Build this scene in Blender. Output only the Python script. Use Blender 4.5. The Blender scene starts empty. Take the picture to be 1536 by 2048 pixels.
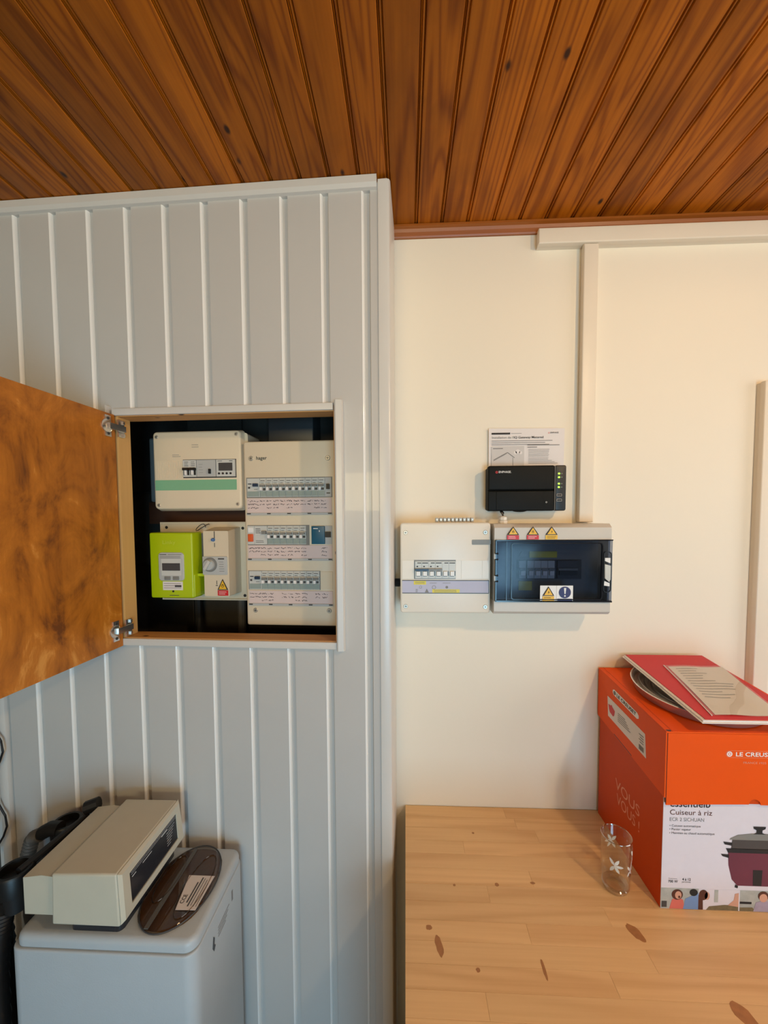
import bpy, bmesh, math, random
from mathutils import Matrix, Vector
random.seed(7)
scn = bpy.context.scene
COL = scn.collection

# ------------------------------------------------------------------ camera
cam = bpy.data.cameras.new('camera')
cam.sensor_fit = 'VERTICAL'; cam.sensor_height = 36.0; cam.sensor_width = 27.0
cam.lens = 770.0 / 2048.0 * 36.0
cam.shift_x = -10.0 / 2048.0
cam.shift_y = 50.0 / 2048.0
cam.clip_start = 0.01
camo = bpy.data.objects.new('camera', cam); COL.objects.link(camo)
R3 = Matrix(((0.9990722, 0.00297189, 0.04296404),
             (0.04276589, 0.04924557, -0.99787071),
             (-0.00508135, 0.99878228, 0.04907278)))
camo.matrix_world = Matrix.Translation((0, 0, 1.6)) @ R3.to_4x4()
scn.camera = camo

# ------------------------------------------------------------------ light
scn.view_settings.view_transform = 'Standard'
scn.view_settings.look = 'None'
scn.view_settings.gamma = 1.0
scn.view_settings.use_curve_mapping = False
scn.view_settings.exposure = -0.08
w = bpy.data.worlds.new('world'); scn.world = w; w.use_nodes = True
w.node_tree.nodes['Background'].inputs[0].default_value = (0.75, 0.86, 1.0, 1)
w.node_tree.nodes['Background'].inputs[1].default_value = 0.3

def area(name, loc, direction, sx, sy, power, color, spread=180):
    l = bpy.data.lights.new(name, 'AREA'); l.shape = 'RECTANGLE'
    l.size = sx; l.size_y = sy; l.energy = power; l.color = color
    l.spread = math.radians(spread)
    o = bpy.data.objects.new(name, l); COL.objects.link(o)
    o.location = loc
    o.rotation_euler = Vector(direction).to_track_quat('-Z', 'Y').to_euler()
    return o
# daylight entering by the window in the right-hand wall and the glazed door behind the photographer, plus an added warm fill
area('window_daylight', (2.12, -0.25, 1.60), (-1, 0.12, -0.08), 1.5, 1.0, 11, (1.0, 0.97, 0.92))
area('door_daylight', (0.70, -2.32, 0.75), (-0.18, 1, -0.04), 0.95, 1.3, 50, (0.36, 0.72, 1.0))
area('added_warm_fill', (-0.35, -2.32, 1.90), (-0.10, 1, 0.28), 1.3, 0.45, 11.5, (1.0, 0.78, 0.40), 110)  # fill light added to warm and brighten the upper left, no known source

# ------------------------------------------------------------------ helpers
A = math.radians(-1.85)                       # the clad wall is turned a little from the cream wall
CA, SA = math.cos(A), math.sin(A)
PX, PY = -0.039, 0.957                        # front corner of the clad wall
def LW(s, off, z):
    return (PX + s * CA - off * SA, PY + s * SA + off * CA, z)

class MB:
    def __init__(self): self.v = []; self.f = []
    def add(self, vs, fs):
        b = len(self.v); self.v += [tuple(p) for p in vs]
        self.f += [tuple(b + i for i in q) for q in fs]; return self
    def box(self, x0, x1, y0, y1, z0, z1):
        return self.add([(x0,y0,z0),(x1,y0,z0),(x1,y1,z0),(x0,y1,z0),(x0,y0,z1),(x1,y0,z1),(x1,y1,z1),(x0,y1,z1)],
                        [(0,3,2,1),(4,5,6,7),(0,1,5,4),(1,2,6,5),(2,3,7,6),(3,0,4,7)])
    def loft(self, rings, c0=True, c1=True):
        n = len(rings[0]); vs = [p for r in rings for p in r]; fs = []
        for k in range(len(rings) - 1):
            for i in range(n):
                j = (i + 1) % n
                fs.append((k*n+i, k*n+j, (k+1)*n+j, (k+1)*n+i))
        if c0: fs.append(tuple(range(n))[::-1])
        if c1: fs.append(tuple((len(rings)-1)*n + i for i in range(n)))
        return self.add(vs, fs)
    def plate(self, x0, x1, z0, z1, yf, yb, r=0.0, ch=0.0, taper=0.0, n=4):
        """rounded box facing -y: front at yf, back at yb, chamfered front edge"""
        rings = []
        if ch > 0:
            for k in range(4):
                a = k / 3 * math.pi / 2
                ins = ch * (1 - math.sin(a)); dy = ch * (1 - math.cos(a))
                rings.append(rr(x0+ins, x1-ins, z0+ins, z1-ins, max(r-ins, .0004), yf+dy, n))
        else:
            rings.append(rr(x0, x1, z0, z1, r, yf, n))
        rings.append(rr(x0-taper, x1+taper, z0-taper, z1+taper, r, yb, n))
        return self.loft(rings)
    def hplate(self, x0, x1, y0, y1, zt, zb, r=0.01, ch=0.0, n=6):
        """rounded box seen from above: top at zt"""
        rings = []
        def q(i, z): return [(x, y, z) for x, _, y in rr(x0+i, x1-i, y0+i, y1-i, max(r-i, .0004), 0, n)]
        if ch > 0:
            for k in range(5):
                a = k / 4 * math.pi / 2
                rings.append(q(ch*(1-math.sin(a)), zt - ch*(1-math.cos(a))))
        else: rings.append(q(0, zt))
        rings.append(q(0, zb))
        return self.loft(rings)
    def tube(self, pts, r, n=8, cap=True):
        pts = [Vector(p) for p in pts]; rings = []
        up = Vector((0.13, 0.21, 0.97))
        for i, p in enumerate(pts):
            d = (pts[min(i+1, len(pts)-1)] - pts[max(i-1, 0)]).normalized()
            u = d.cross(up)
            if u.length < 1e-3: u = d.cross(Vector((1, 0, 0)))
            u.normalize(); v = d.cross(u)
            rad = r[i] if isinstance(r, (list, tuple)) else r
            rings.append([tuple(p + u*rad*math.cos(t*2*math.pi/n) + v*rad*math.sin(t*2*math.pi/n)) for t in range(n)])
        return self.loft(rings, cap, cap)
    def lathe(self, prof, c, n=32, axis='z', cap=False, sx=1, sy=1):
        rings = []
        for r, h in prof:
            ring = []
            for t in range(n):
                a = t * 2 * math.pi / n
                p = (r*math.cos(a)*sx, r*math.sin(a)*sy, h)
                if axis == 'y': p = (p[0], h, p[1])
                if axis == 'x': p = (h, p[0], p[1])
                ring.append((c[0]+p[0], c[1]+p[1], c[2]+p[2]))
            rings.append(ring)
        return self.loft(rings, cap, cap)
    def poly(self, pts, vec):
        """flat outline pushed along vec"""
        n = len(pts); b = [tuple(Vector(p) + Vector(vec)) for p in pts]
        return self.add(list(pts) + b, [tuple(range(n)), tuple(range(n, 2*n))[::-1]] +
                        [(i, n+i, n+(i+1) % n, (i+1) % n) for i in range(n)])
    def ribbon(self, pts, wd, y):
        """thin pen stroke in the xz plane at depth y"""
        for a, b in zip(pts, pts[1:]):
            d = Vector((b[0]-a[0], b[1]-a[1]))
            if d.length < 1e-7: continue
            m = Vector((-d.y, d.x)).normalized() * wd / 2
            self.add([(a[0]-m.x, y, a[1]-m.y), (b[0]-m.x, y, b[1]-m.y), (b[0]+m.x, y, b[1]+m.y), (a[0]+m.x, y, a[1]+m.y)], [(0,1,2,3)])
        return self
    def mesh(self, name, mat, org=(0,0,0), smooth=True, recalc=True):
        me = bpy.data.meshes.new(name)
        me.from_pydata([(x-org[0], y-org[1], z-org[2]) for x, y, z in self.v], [], self.f)
        if recalc:
            bm = bmesh.new(); bm.from_mesh(me); bmesh.ops.recalc_face_normals(bm, faces=bm.faces); bm.to_mesh(me); bm.free()
        if smooth:
            me.polygons.foreach_set('use_smooth', [True]*len(me.polygons)); me.set_sharp_from_angle(angle=0.6)
        me.materials.append(mat); me.update()
        return me
def rr(x0, x1, z0, z1, r, y, n=4):
    r = min(r, (x1-x0)/2 - 1e-5, (z1-z0)/2 - 1e-5)
    if r <= 0: return [(x0,y,z0),(x1,y,z0),(x1,y,z1),(x0,y,z1)]
    out = []
    for cx, cz, a0 in ((x1-r, z0+r, -90), (x1-r, z1-r, 0), (x0+r, z1-r, 90), (x0+r, z0+r, 180)):
        for k in range(n+1):
            a = math.radians(a0 + 90*k/n); out.append((cx+r*math.cos(a), y, cz+r*math.sin(a)))
    return out
def link(name, data, parent=None, loc=(0,0,0), rz=0.0):
    o = bpy.data.objects.new(name, data); COL.objects.link(o); o.location = loc; o.rotation_euler = (0, 0, rz)
    if parent: o.parent = parent
    return o
def tag(o, label=None, cat=None, group=None, kind=None):
    if label: o['label'] = label
    if cat: o['category'] = cat
    if group: o['group'] = group
    if kind: o['kind'] = kind
    return o
class Thing:
    """an Empty at the base of a thing; parts are built in wall or room coordinates around org"""
    def __init__(self, name, label, cat, org, left=False, group=None, rot=None):
        self.org = org
        self.o = link(name, None, None, LW(*org) if left else org, A if left else 0)
        if rot: self.o.rotation_euler = rot
        tag(self.o, label, cat, group)
    def part(self, name, mb, mat, parent=None, label=None, smooth=True, recalc=True):
        o = link(name, mb.mesh(name, mat, self.org, smooth, recalc), parent or self.o)
        if label: o['label'] = label
        return o
    def inst(self, name, me, at, parent=None):
        """a part that shares its mesh; at is in building coordinates"""
        p = parent or self.o
        loc = [at[i] - self.org[i] for i in range(3)] if p == self.o else at
        return link(name, me, p, loc)
    def text(self, s, mat, fn, width=None, size=0.01, bold=0.0, name='lettering', parent=None, height=None, align='LEFT'):
        o = link(name, text_mesh(s, mat, fn, width, size, bold, self.org, height, align), parent or self.o)
        return o
def text_mesh(s, mat, fn, width, size, bold, org, height=None, align='LEFT'):
    cu = bpy.data.curves.new('text', 'FONT'); cu.body = s; cu.size = 1.0; cu.offset = bold*.5
    cu.resolution_u = 3; cu.align_x = 'LEFT'
    ob = bpy.data.objects.new('text', cu); COL.objects.link(ob)
    bpy.context.view_layer.update()
    me = bpy.data.meshes.new_from_object(ob)
    COL.objects.unlink(ob); bpy.data.objects.remove(ob)
    xs = [v.co.x for v in me.vertices]; ys = [v.co.y for v in me.vertices]
    x0, x1 = min(xs), max(xs); y1 = max(ys)
    kx = width / (x1 - x0) if width else size
    ky = height / y1 if height else (size if not width else kx)
    sh = -(x1 - x0) / 2 if align == 'CENTER' else 0
    for v in me.vertices:
        p = fn((v.co.x - x0 + sh) * kx, v.co.y * ky)
        v.co = (p[0]-org[0], p[1]-org[1], p[2]-org[2])
    me.materials.clear(); me.materials.append(mat); me.update()
    return me
def front(x, z, y):
    return lambda u, v: (x + u, y, z + v)
def side(y, z, x):          # on a face that looks to -x, reading from the back to the front
    return lambda u, v: (x, y - u, z + v)
def single(name, mb, mat, label, cat, org, left=False, group=None, smooth=True):
    o = link(name, mb.mesh(name, mat, org, smooth), None, LW(*org) if left else org, A if left else 0)
    return tag(o, label, cat, group)
def struct(name, mb, mat, org=(0,0,0), left=False, smooth=False, parent=None):
    o = link(name, mb.mesh(name, mat, org, smooth), parent, LW(*org) if left else org, A if left else 0)
    if not parent: o['kind'] = 'structure'
    return o

# ------------------------------------------------------------------ materials
def lin(r, g, b):
    f = lambda c: (c/255/12.92) if c/255 <= .04045 else ((c/255+.055)/1.055)**2.4
    return (f(r), f(g), f(b), 1)
def nt(name):
    m = bpy.data.materials.new(name); m.use_nodes = True
    t = m.node_tree; return m, t, t.nodes['Principled BSDF']
def N(t, kind, **kw):
    n = t.nodes.new(kind)
    for k, v in kw.items():
        if k.startswith('i_'): n.inputs[k[2:].replace('_', ' ')].default_value = v
        else: setattr(n, k, v)
    return n
def plain(name, rgb, rough=.5, metal=0., var=.06, scale=18., bump=0., spec=.5, coat=0., bscale=None):
    """painted, moulded or printed surface with a little uneven colour and relief"""
    m, t, b = nt(name); c = lin(*rgb)
    tc = N(t, 'ShaderNodeTexCoord'); no = N(t, 'ShaderNodeTexNoise', i_Scale=scale, i_Detail=4.0)
    t.links.new(tc.outputs['Object'], no.inputs['Vector'])
    mx = N(t, 'ShaderNodeMix', data_type='RGBA')
    mx.inputs['A'].default_value = tuple(x*(1-var) for x in c[:3]) + (1,)
    mx.inputs['B'].default_value = tuple(min(1, x*(1+var)) for x in c[:3]) + (1,)
    t.links.new(no.outputs['Fac'], mx.inputs['Factor']); t.links.new(mx.outputs['Result'], b.inputs['Base Color'])
    b.inputs['Roughness'].default_value = rough; b.inputs['Metallic'].default_value = metal
    b.inputs['Specular IOR Level'].default_value = spec; b.inputs['Coat Weight'].default_value = coat
    if bump:
        n2 = N(t, 'ShaderNodeTexNoise', i_Scale=bscale or scale*12, i_Detail=3.0)
        t.links.new(tc.outputs['Object'], n2.inputs['Vector'])
        bp = N(t, 'ShaderNodeBump', i_Strength=bump, i_Distance=.002)
        t.links.new(n2.outputs['Fac'], bp.inputs['Height']); t.links.new(bp.outputs['Normal'], b.inputs['Normal'])
    return m
def wood(name, light, dark, axis=1, rough=.35, ring=60., knots=.0, tone=.25, coat=.0, grain=.5, blotch=.0, knotcol=(60,28,8), spec=.5, sharp=1.6):
    """sawn softwood: growth rings stretched along one axis, each piece cut from another place"""
    m, t, b = nt(name); L = t.links.new
    tc = N(t, 'ShaderNodeTexCoord'); oi = N(t, 'ShaderNodeObjectInfo')
    mul = N(t, 'ShaderNodeMath', operation='MULTIPLY'); mul.inputs[1].default_value = 37.3; L(oi.outputs['Random'], mul.inputs[0])
    add = N(t, 'ShaderNodeVectorMath', operation='ADD'); L(tc.outputs['Object'], add.inputs[0]); L(mul.outputs[0], add.inputs[1])
    def mapped(across, along):
        mp = N(t, 'ShaderNodeMapping'); s = [across]*3; s[axis] = along; mp.inputs['Scale'].default_value = s
        L(add.outputs[0], mp.inputs['Vector']); return mp.outputs['Vector']
    big = N(t, 'ShaderNodeTexNoise', i_Scale=1.0, i_Detail=2.0, i_Distortion=.6); L(mapped(9, .7), big.inputs['Vector'])
    # rings: sine of the warped height field
    k = N(t, 'ShaderNodeMath', operation='MULTIPLY'); k.inputs[1].default_value = ring; L(big.outputs['Fac'], k.inputs[0])
    sn = N(t, 'ShaderNodeMath', operation='SINE'); L(k.outputs[0], sn.inputs[0])
    r1 = N(t, 'ShaderNodeMapRange'); r1.inputs[1].default_value = -1; r1.inputs[2].default_value = 1; L(sn.outputs[0], r1.inputs[0])
    fine = N(t, 'ShaderNodeTexNoise', i_Scale=1.0, i_Detail=5.0); L(mapped(170, 4.), fine.inputs['Vector'])
    mixf = N(t, 'ShaderNodeMix', data_type='FLOAT'); mixf.inputs['Factor'].default_value = .6
    rp = N(t, 'ShaderNodeMath', operation='POWER'); rp.inputs[1].default_value = sharp; L(r1.outputs[0], rp.inputs[0]); L(rp.outputs[0], mixf.inputs['A']); L(fine.outputs['Fac'], mixf.inputs['B'])
    pw = N(t, 'ShaderNodeMath', operation='MULTIPLY'); pw.inputs[1].default_value = grain; L(mixf.outputs['Result'], pw.inputs[0])
    col = N(t, 'ShaderNodeMix', data_type='RGBA'); col.inputs['A'].default_value = lin(*light); col.inputs['B'].default_value = lin(*dark)
    L(pw.outputs[0], col.inputs['Factor'])
    last = col.outputs['Result']
    if blotch:
        bl = N(t, 'ShaderNodeTexNoise', i_Scale=1.0, i_Detail=4.0, i_Distortion=1.2); L(mapped(7, 4), bl.inputs['Vector'])
        rb = N(t, 'ShaderNodeMapRange'); rb.inputs[1].default_value = .45; rb.inputs[2].default_value = .75; rb.inputs[4].default_value = blotch
        L(bl.outputs['Fac'], rb.inputs[0])
        mb_ = N(t, 'ShaderNodeMix', data_type='RGBA'); mb_.inputs['B'].default_value = lin(*[c*.55 for c in dark])
        L(rb.outputs[0], mb_.inputs['Factor']); L(last, mb_.inputs['A']); last = mb_.outputs['Result']
    if knots:
        vo = N(t, 'ShaderNodeTexVoronoi', i_Scale=1.0); L(mapped(13, 7), vo.inputs['Vector'])
        rk = N(t, 'ShaderNodeMapRange'); rk.inputs[1].default_value = knots; rk.inputs[2].default_value = knots*.35
        rk.interpolation_type = 'SMOOTHSTEP'; L(vo.outputs['Distance'], rk.inputs[0])
        mk = N(t, 'ShaderNodeMix', data_type='RGBA'); mk.inputs['B'].default_value = lin(*knotcol)
        L(rk.outputs[0], mk.inputs['Factor']); L(last, mk.inputs['A']); last = mk.outputs['Result']
    hv = N(t, 'ShaderNodeHueSaturation'); L(last, hv.inputs['Color'])
    rv = N(t, 'ShaderNodeMapRange'); rv.inputs[3].default_value = 1 - tone; rv.inputs[4].default_value = 1 + tone
    L(oi.outputs['Random'], rv.inputs[0]); L(rv.outputs[0], hv.inputs['Value'])
    L(hv.outputs['Color'], b.inputs['Base Color'])
    b.inputs['Roughness'].default_value = rough; b.inputs['Coat Weight'].default_value = coat; b.inputs['Coat Roughness'].default_value = .25; b.inputs['Specular IOR Level'].default_value = spec
    bp = N(t, 'ShaderNodeBump', i_Strength=.12, i_Distance=.001); L(mixf.outputs['Result'], bp.inputs['Height']); L(bp.outputs['Normal'], b.inputs['Normal'])
    return m
def stained(name):
    """plywood under an uneven brush-on stain: mottled, with runs down the face"""
    m, t, b = nt(name); L = t.links.new; tc = N(t, 'ShaderNodeTexCoord')
    def ns(sc, vec, det, dist):
        mp = N(t, 'ShaderNodeMapping'); mp.inputs['Scale'].default_value = vec; L(tc.outputs['Object'], mp.inputs['Vector'])
        n = N(t, 'ShaderNodeTexNoise', i_Scale=sc, i_Detail=det, i_Roughness=.66, i_Distortion=dist); L(mp.outputs[0], n.inputs['Vector']); return n.outputs['Fac']
    a_ = ns(10, (1, 1, .6), 10., 1.0); r_ = ns(26, (1, 1, .12), 6., .3)
    mx = N(t, 'ShaderNodeMix', data_type='FLOAT'); mx.inputs['Factor'].default_value = .3; L(a_, mx.inputs['A']); L(r_, mx.inputs['B'])
    cr = N(t, 'ShaderNodeValToRGB'); e = cr.color_ramp.elements
    e[0].position = .36; e[0].color = lin(112, 58, 6); e[1].position = .62; e[1].color = lin(222, 152, 66)
    e2 = cr.color_ramp.elements.new(.46); e2.color = lin(170, 98, 14); e3 = cr.color_ramp.elements.new(.56); e3.color = lin(196, 118, 28)
    L(mx.outputs['Result'], cr.inputs[0]); L(cr.outputs[0], b.inputs['Base Color']); b.inputs['Roughness'].default_value = .45
    return m
def clear(name, tint, gloss=.08, rough=.03, facing=3.5, base=.03):
    """thin clear or smoked plastic and glass: tinted see-through plus surface reflection"""
    m = bpy.data.materials.new(name); m.use_nodes = True; t = m.node_tree; t.nodes.clear(); L = t.links.new
    out = N(t, 'ShaderNodeOutputMaterial'); tr = N(t, 'ShaderNodeBsdfTransparent'); tr.inputs[0].default_value = tint
    gl = N(t, 'ShaderNodeBsdfGlossy'); gl.inputs['Roughness'].default_value = rough; gl.inputs['Color'].default_value = (1,1,1,1)
    lw = N(t, 'ShaderNodeLayerWeight'); lw.inputs['Blend'].default_value = .5
    pw = N(t, 'ShaderNodeMath', operation='POWER'); pw.inputs[1].default_value = facing; L(lw.outputs['Facing'], pw.inputs[0])
    no = N(t, 'ShaderNodeTexNoise', i_Scale=30.0)
    k = N(t, 'ShaderNodeMath', operation='MULTIPLY_ADD'); k.inputs[1].default_value = gloss*.4; k.inputs[2].default_value = base; L(no.outputs['Fac'], k.inputs[0])
    k2 = N(t, 'ShaderNodeMath', operation='MULTIPLY_ADD'); k2.inputs[1].default_value = .6; L(pw.outputs[0], k2.inputs[0]); L(k.outputs[0], k2.inputs[2]); k = k2
    mx = N(t, 'ShaderNodeMixShader'); L(k.outputs[0], mx.inputs[0]); L(tr.outputs[0], mx.inputs[1]); L(gl.outputs[0], mx.inputs[2])
    L(mx.outputs[0], out.inputs[0]); return m
def glow(name, rgb, strength):
    m, t, b = nt(name); b.inputs['Base Color'].default_value = lin(*rgb)
    b.inputs['Emission Color'].default_value = lin(*rgb); b.inputs['Emission Strength'].default_value = strength
    return m

M_ceil = wood('varnished_pine_boards', (200, 112, 16), (112, 44, 0), axis=1, rough=.42, ring=95, knots=.10, tone=.24, grain=1.0, blotch=.3, spec=.2, sharp=2.6)
M_corn = wood('varnished_pine_moulding', (168, 94, 30), (118, 58, 12), axis=0, rough=.4, ring=30, tone=.05)
M_pine = wood('raw_pine', (214, 160, 98), (176, 116, 58), axis=0, rough=.55, ring=30, knots=.08, tone=.06)
M_pinev = wood('raw_pine_upright', (226, 178, 110), (192, 134, 70), axis=2, rough=.55, ring=30, tone=.05)
M_table = wood('oiled_pine_panel', (240, 203, 150), (198, 148, 96), axis=0, rough=.45, ring=34, tone=.055, grain=.7, coat=.03)
M_knot = plain('pine_knot', (172, 118, 72), .5, var=.3, scale=90)
M_ply = stained('stained_plywood')
M_batten = wood('dark_batten', (96, 52, 26), (60, 30, 14), axis=0, rough=.6, ring=26)
M_wall = plain('cream_wall_paint', (238, 228, 209), .55, var=.02, scale=3, bump=.08, bscale=60)
M_white = plain('white_wall_paint', (226, 222, 214), .6, var=.02, scale=3, bump=.05)
M_highlight = plain('pvc_edge_painted_highlight', (243, 241, 236), .16, var=.02, scale=20, coat=.5)  # bright edge lines of the cladding, painted as a whiter glossy strip
M_side = plain('grey_side_wall', (118, 110, 100), .7, var=.1, scale=4)
M_clad = plain('white_pvc_cladding', (200, 197, 192), .3, var=.03, scale=7, bump=.02, bscale=120, coat=.2)
M_trim = plain('white_pvc_trim', (214, 210, 203), .28, var=.03, scale=9)
M_floor = plain('grey_floor_tile', (150, 140, 128), .4, var=.08, scale=6)
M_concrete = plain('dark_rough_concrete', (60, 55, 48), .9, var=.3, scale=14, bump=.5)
M_trunk = plain('painted_trunking', (232, 219, 199), .4, var=.03, scale=12)
M_beige = plain('aged_white_plastic', (222, 207, 180), .38, var=.03, scale=10)
M_ivory = plain('ivory_plastic', (228, 212, 184), .36, var=.03, scale=10)
M_newwhite = plain('white_plastic', (232, 224, 210), .33, var=.02, scale=10)
M_encl = plain('warm_grey_enclosure', (206, 199, 188), .4, var=.03, scale=20)
M_greyp = plain('light_grey_plastic', (186, 187, 184), .4, var=.04, scale=20)
M_lgrey = plain('pale_grey_module', (205, 206, 200), .38, var=.03, scale=30)
M_mid = plain('mid_grey_plastic', (128, 128, 124), .4, var=.05, scale=30)
M_dgrey = plain('dark_grey_plastic', (58, 58, 58), .4, var=.08, scale=30)
M_black = plain('black_plastic', (15, 16, 16), .42, var=.1, scale=30)
M_gate = plain('charcoal_satin_plastic', (17, 18, 16), .55, var=.08, scale=25, spec=.15)
M_ink = plain('black_ink', (24, 24, 26), .6, var=.1)
M_grink = plain('grey_ink', (130, 128, 126), .6, var=.1)
M_pen = plain('ball_pen_ink', (44, 34, 44), .6, var=.2)
M_paper = plain('white_paper', (230, 222, 218), .7, var=.02, scale=30)
M_pink = plain('pinkish_label_paper', (222, 202, 196), .5, var=.03, scale=30)
M_lilac = plain('lilac_label_paper', (186, 184, 204), .45, var=.04, scale=20)
M_marker = plain('greenish_marker_window', (150, 164, 158), .25, var=.05, scale=40)
M_greenband = plain('mint_green_strip', (128, 184, 146), .3, var=.04, scale=20)
M_lime = plain('lime_plastic', (176, 196, 10), .32, var=.03, scale=10)
M_limetext = plain('pale_lime_relief', (196, 210, 70), .32)
M_blue = plain('petrol_blue_plastic', (12, 92, 118), .35, var=.05)
M_navy = plain('navy_plastic', (24, 50, 78), .35, var=.05)
M_bluep = plain('blue_pin', (70, 112, 168), .35)
M_orangep = plain('orange_switch', (226, 92, 36), .35)
M_yellow = plain('yellow_sticker', (240, 188, 50), .4, var=.03)
M_yellow2 = plain('yellow_label', (222, 204, 30), .4, var=.03)
M_redst = plain('red_sticker', (206, 34, 40), .4, var=.03)
M_bluest = plain('blue_sticker', (48, 46, 96), .4, var=.03)
M_whst = plain('white_sticker', (238, 236, 232), .4, var=.02)
M_steel = plain('nickel_plated_steel', (222, 218, 212), .2, metal=.9, var=.06, scale=60)
M_screw = plain('zinc_screw', (200, 196, 184), .35, metal=.6, var=.06, scale=60)
M_smoke = clear('smoked_blue_polycarbonate', (.52, .56, .64, 1), gloss=.03, rough=.16, base=.008)
M_smokerim = plain('smoked_frame', (24, 28, 36), .15, var=.1)
M_brown = clear('smoked_brown_acrylic', (.62, .50, .38, 1), gloss=.12)
M_clear = clear('clear_plastic', (.93, .94, .93, 1), gloss=.1)
M_glass = clear('drinking_glass', (.95, .94, .92, 1), gloss=.06, facing=2.0)
M_frost = plain('frosted_engraving', (236, 232, 222), .8, var=.05)
M_led = glow('green_led', (150, 255, 60), 3.0)
M_red = plain('red_card_folder', (206, 36, 48), .5, var=.03, scale=20)
M_orange = plain('orange_printed_card', (236, 84, 0), .5, var=.03, scale=20, spec=.25)
M_orange2 = plain('brick_orange_card', (206, 70, 4), .5, var=.03, scale=20, spec=.25)
M_card = plain('white_printed_card', (226, 218, 224), .4, var=.03, scale=60)
M_pinkline = plain('pale_orange_line', (232, 150, 118), .5)
M_cream = plain('softener_cream_plastic', (206, 200, 180), .42, var=.04, scale=30)
M_soft = plain('softener_white_plastic', (188, 196, 200), .42, var=.03, scale=20, bump=.1, bscale=300)
M_panel = plain('black_display_panel', (38, 40, 46), .22, var=.1)
M_rub = plain('black_rubber', (24, 24, 25), .55, var=.15)
M_hose = plain('grey_hose', (92, 90, 86), .5, var=.1)
M_tin = plain('brushed_tin', (188, 180, 172), .3, metal=.85, var=.1)
M_plum = plain('printed_plum', (104, 46, 66), .4, var=.1)
M_pgrey = plain('printed_dark_grey', (66, 66, 68), .4, var=.1)
M_skin = plain('printed_warm_tone', (214, 160, 136), .4, var=.1)
M_hair = plain('printed_brown', (84, 44, 36), .4, var=.2)
M_salmon = plain('printed_salmon', (218, 112, 100), .4, var=.1)
M_sky = plain('printed_blue', (120, 150, 196), .4, var=.15)
M_ptile = plain('printed_kitchen_grey', (176, 178, 172), .4, var=.25, scale=90)
M_ptile2 = plain('printed_olive', (120, 106, 78), .4, var=.4, scale=120)
M_lav = plain('printed_lavender', (168, 156, 176), .4, var=.2, scale=90)

# ------------------------------------------------------------------ room shell
ZC = 2.412                                  # ceiling height
YB = 1.13                                   # cream wall
XR, XL, YF = 2.2, -1.16, -2.4
struct('floor', MB().box(XL-.2, XR+.2, YF-.2, YB+.4, -.1, 0), M_floor)
struct('wall_back', MB().box(-.04, XR+.1, YB, YB+.1, 0, ZC+.1), M_wall)
m = MB()                                    # right wall with its window opening
m.box(XR, XR+.1, YF, YB, 0, 1.05).box(XR, XR+.1, YF, YB, 2.15, ZC+.1)
m.box(XR, XR+.1, YF, -1.05, 1.05, 2.15).box(XR, XR+.1, .55, YB, 1.05, 2.15)
struct('wall_right', m, M_white)
m = MB()                                    # wall behind the photographer with a glazed door and a high opening added for the warm fill
m.box(XL, -1.05, YF-.1, YF, 0, ZC+.1).box(1.2, XR, YF-.1, YF, 0, ZC+.1).box(-1.05, 1.2, YF-.1, YF, 2.15, ZC+.1).box(-1.05, .2, YF-.1, YF, 0, 1.65).box(.35, 1.2, YF-.1, YF, 1.45, 2.15).box(.2, .35, YF-.1, YF, 1.45, 1.65)
struct('wall_front', m, M_white)
struct('wall_left_side', MB().box(XL-.1, XL, YF, 1.3, 0, ZC+.1), M_side)

# ceiling of tongue-and-groove boards with a beaded joint
ceil = struct('ceiling', MB().box(XL-.1, XR+.1, YF-.1, 1.4, ZC+.012, ZC+.08), M_batten)
PW = .0705
prof = [(0, .006), (.0016, .0012), (.0034, .0058), (.0048, .0022), (.0074, .0022), (.0088, .0058), (.0106, .0004), (.0116, 0), (PW-.0012, 0), (PW, .0012), (PW, .014), (0, .014)]
bm_ = MB(); bm_.loft([[(x, y, z) for x, z in prof] for y in (YF, YB+.06)])
bme = bm_.mesh('board', M_ceil, (0,0,0), True)
k0 = -16
for k in range(k0, 32):
    o = link('board', bme, ceil, (-.044 + PW*k, 0, ZC))

# clad partition with the opening for the meter cupboard
OS0, OS1, OZ0, OZ1 = -.716, -.135, 1.270, 1.880
m = MB()
m.box(-1.12, OS0, .012, .03, 0, ZC).box(OS1, .0, .012, .03, 0, ZC).box(OS0, OS1, .012, .03, 0, OZ0).box(OS0, OS1, .012, .03, OZ1, ZC)
m.box(-.012, .0, .03, .22, 0, ZC)
wl = struct('wall_left', m, M_white, (0,0,0), True)
PITCH = .1008
def plank_profile(sj):
    """tongue, face and bevel of one cladding strip; sj is the groove at its left"""
    return [(sj+.0028, .0088), (sj+.0160, .0088), (sj+.0176, 0), (sj+PITCH-.0030, 0), (sj+PITCH-.0010, .0008), (sj+PITCH+.0008, .0026), (sj+PITCH+.0026, .0090), (sj+PITCH+.0026, .0118), (sj+.0028, .0118)]
def clip(poly, a, b):
    def cut(ps, inside, t):
        out = []
        for i, p in enumerate(ps):
            q = ps[(i+1) % len(ps)]
            if inside(p): out.append(p)
            if inside(p) != inside(q):
                u = (t-p[0])/(q[0]-p[0]); out.append((t, p[1]+u*(q[1]-p[1])))
        return out
    poly = cut(poly, lambda p: p[0] >= a, a); return cut(poly, lambda p: p[0] <= b, b) if poly else poly
S0 = -.062
def highlight_profile(sj):  # outline of the strip that carries the painted highlight
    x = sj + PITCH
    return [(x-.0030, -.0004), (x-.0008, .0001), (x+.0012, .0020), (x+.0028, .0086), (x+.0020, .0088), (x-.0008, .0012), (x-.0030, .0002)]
def piece(p, z0, z1):
    return MB().loft([[(x, y, z) for x, y in p] for z in (z0, z1)])
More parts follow.
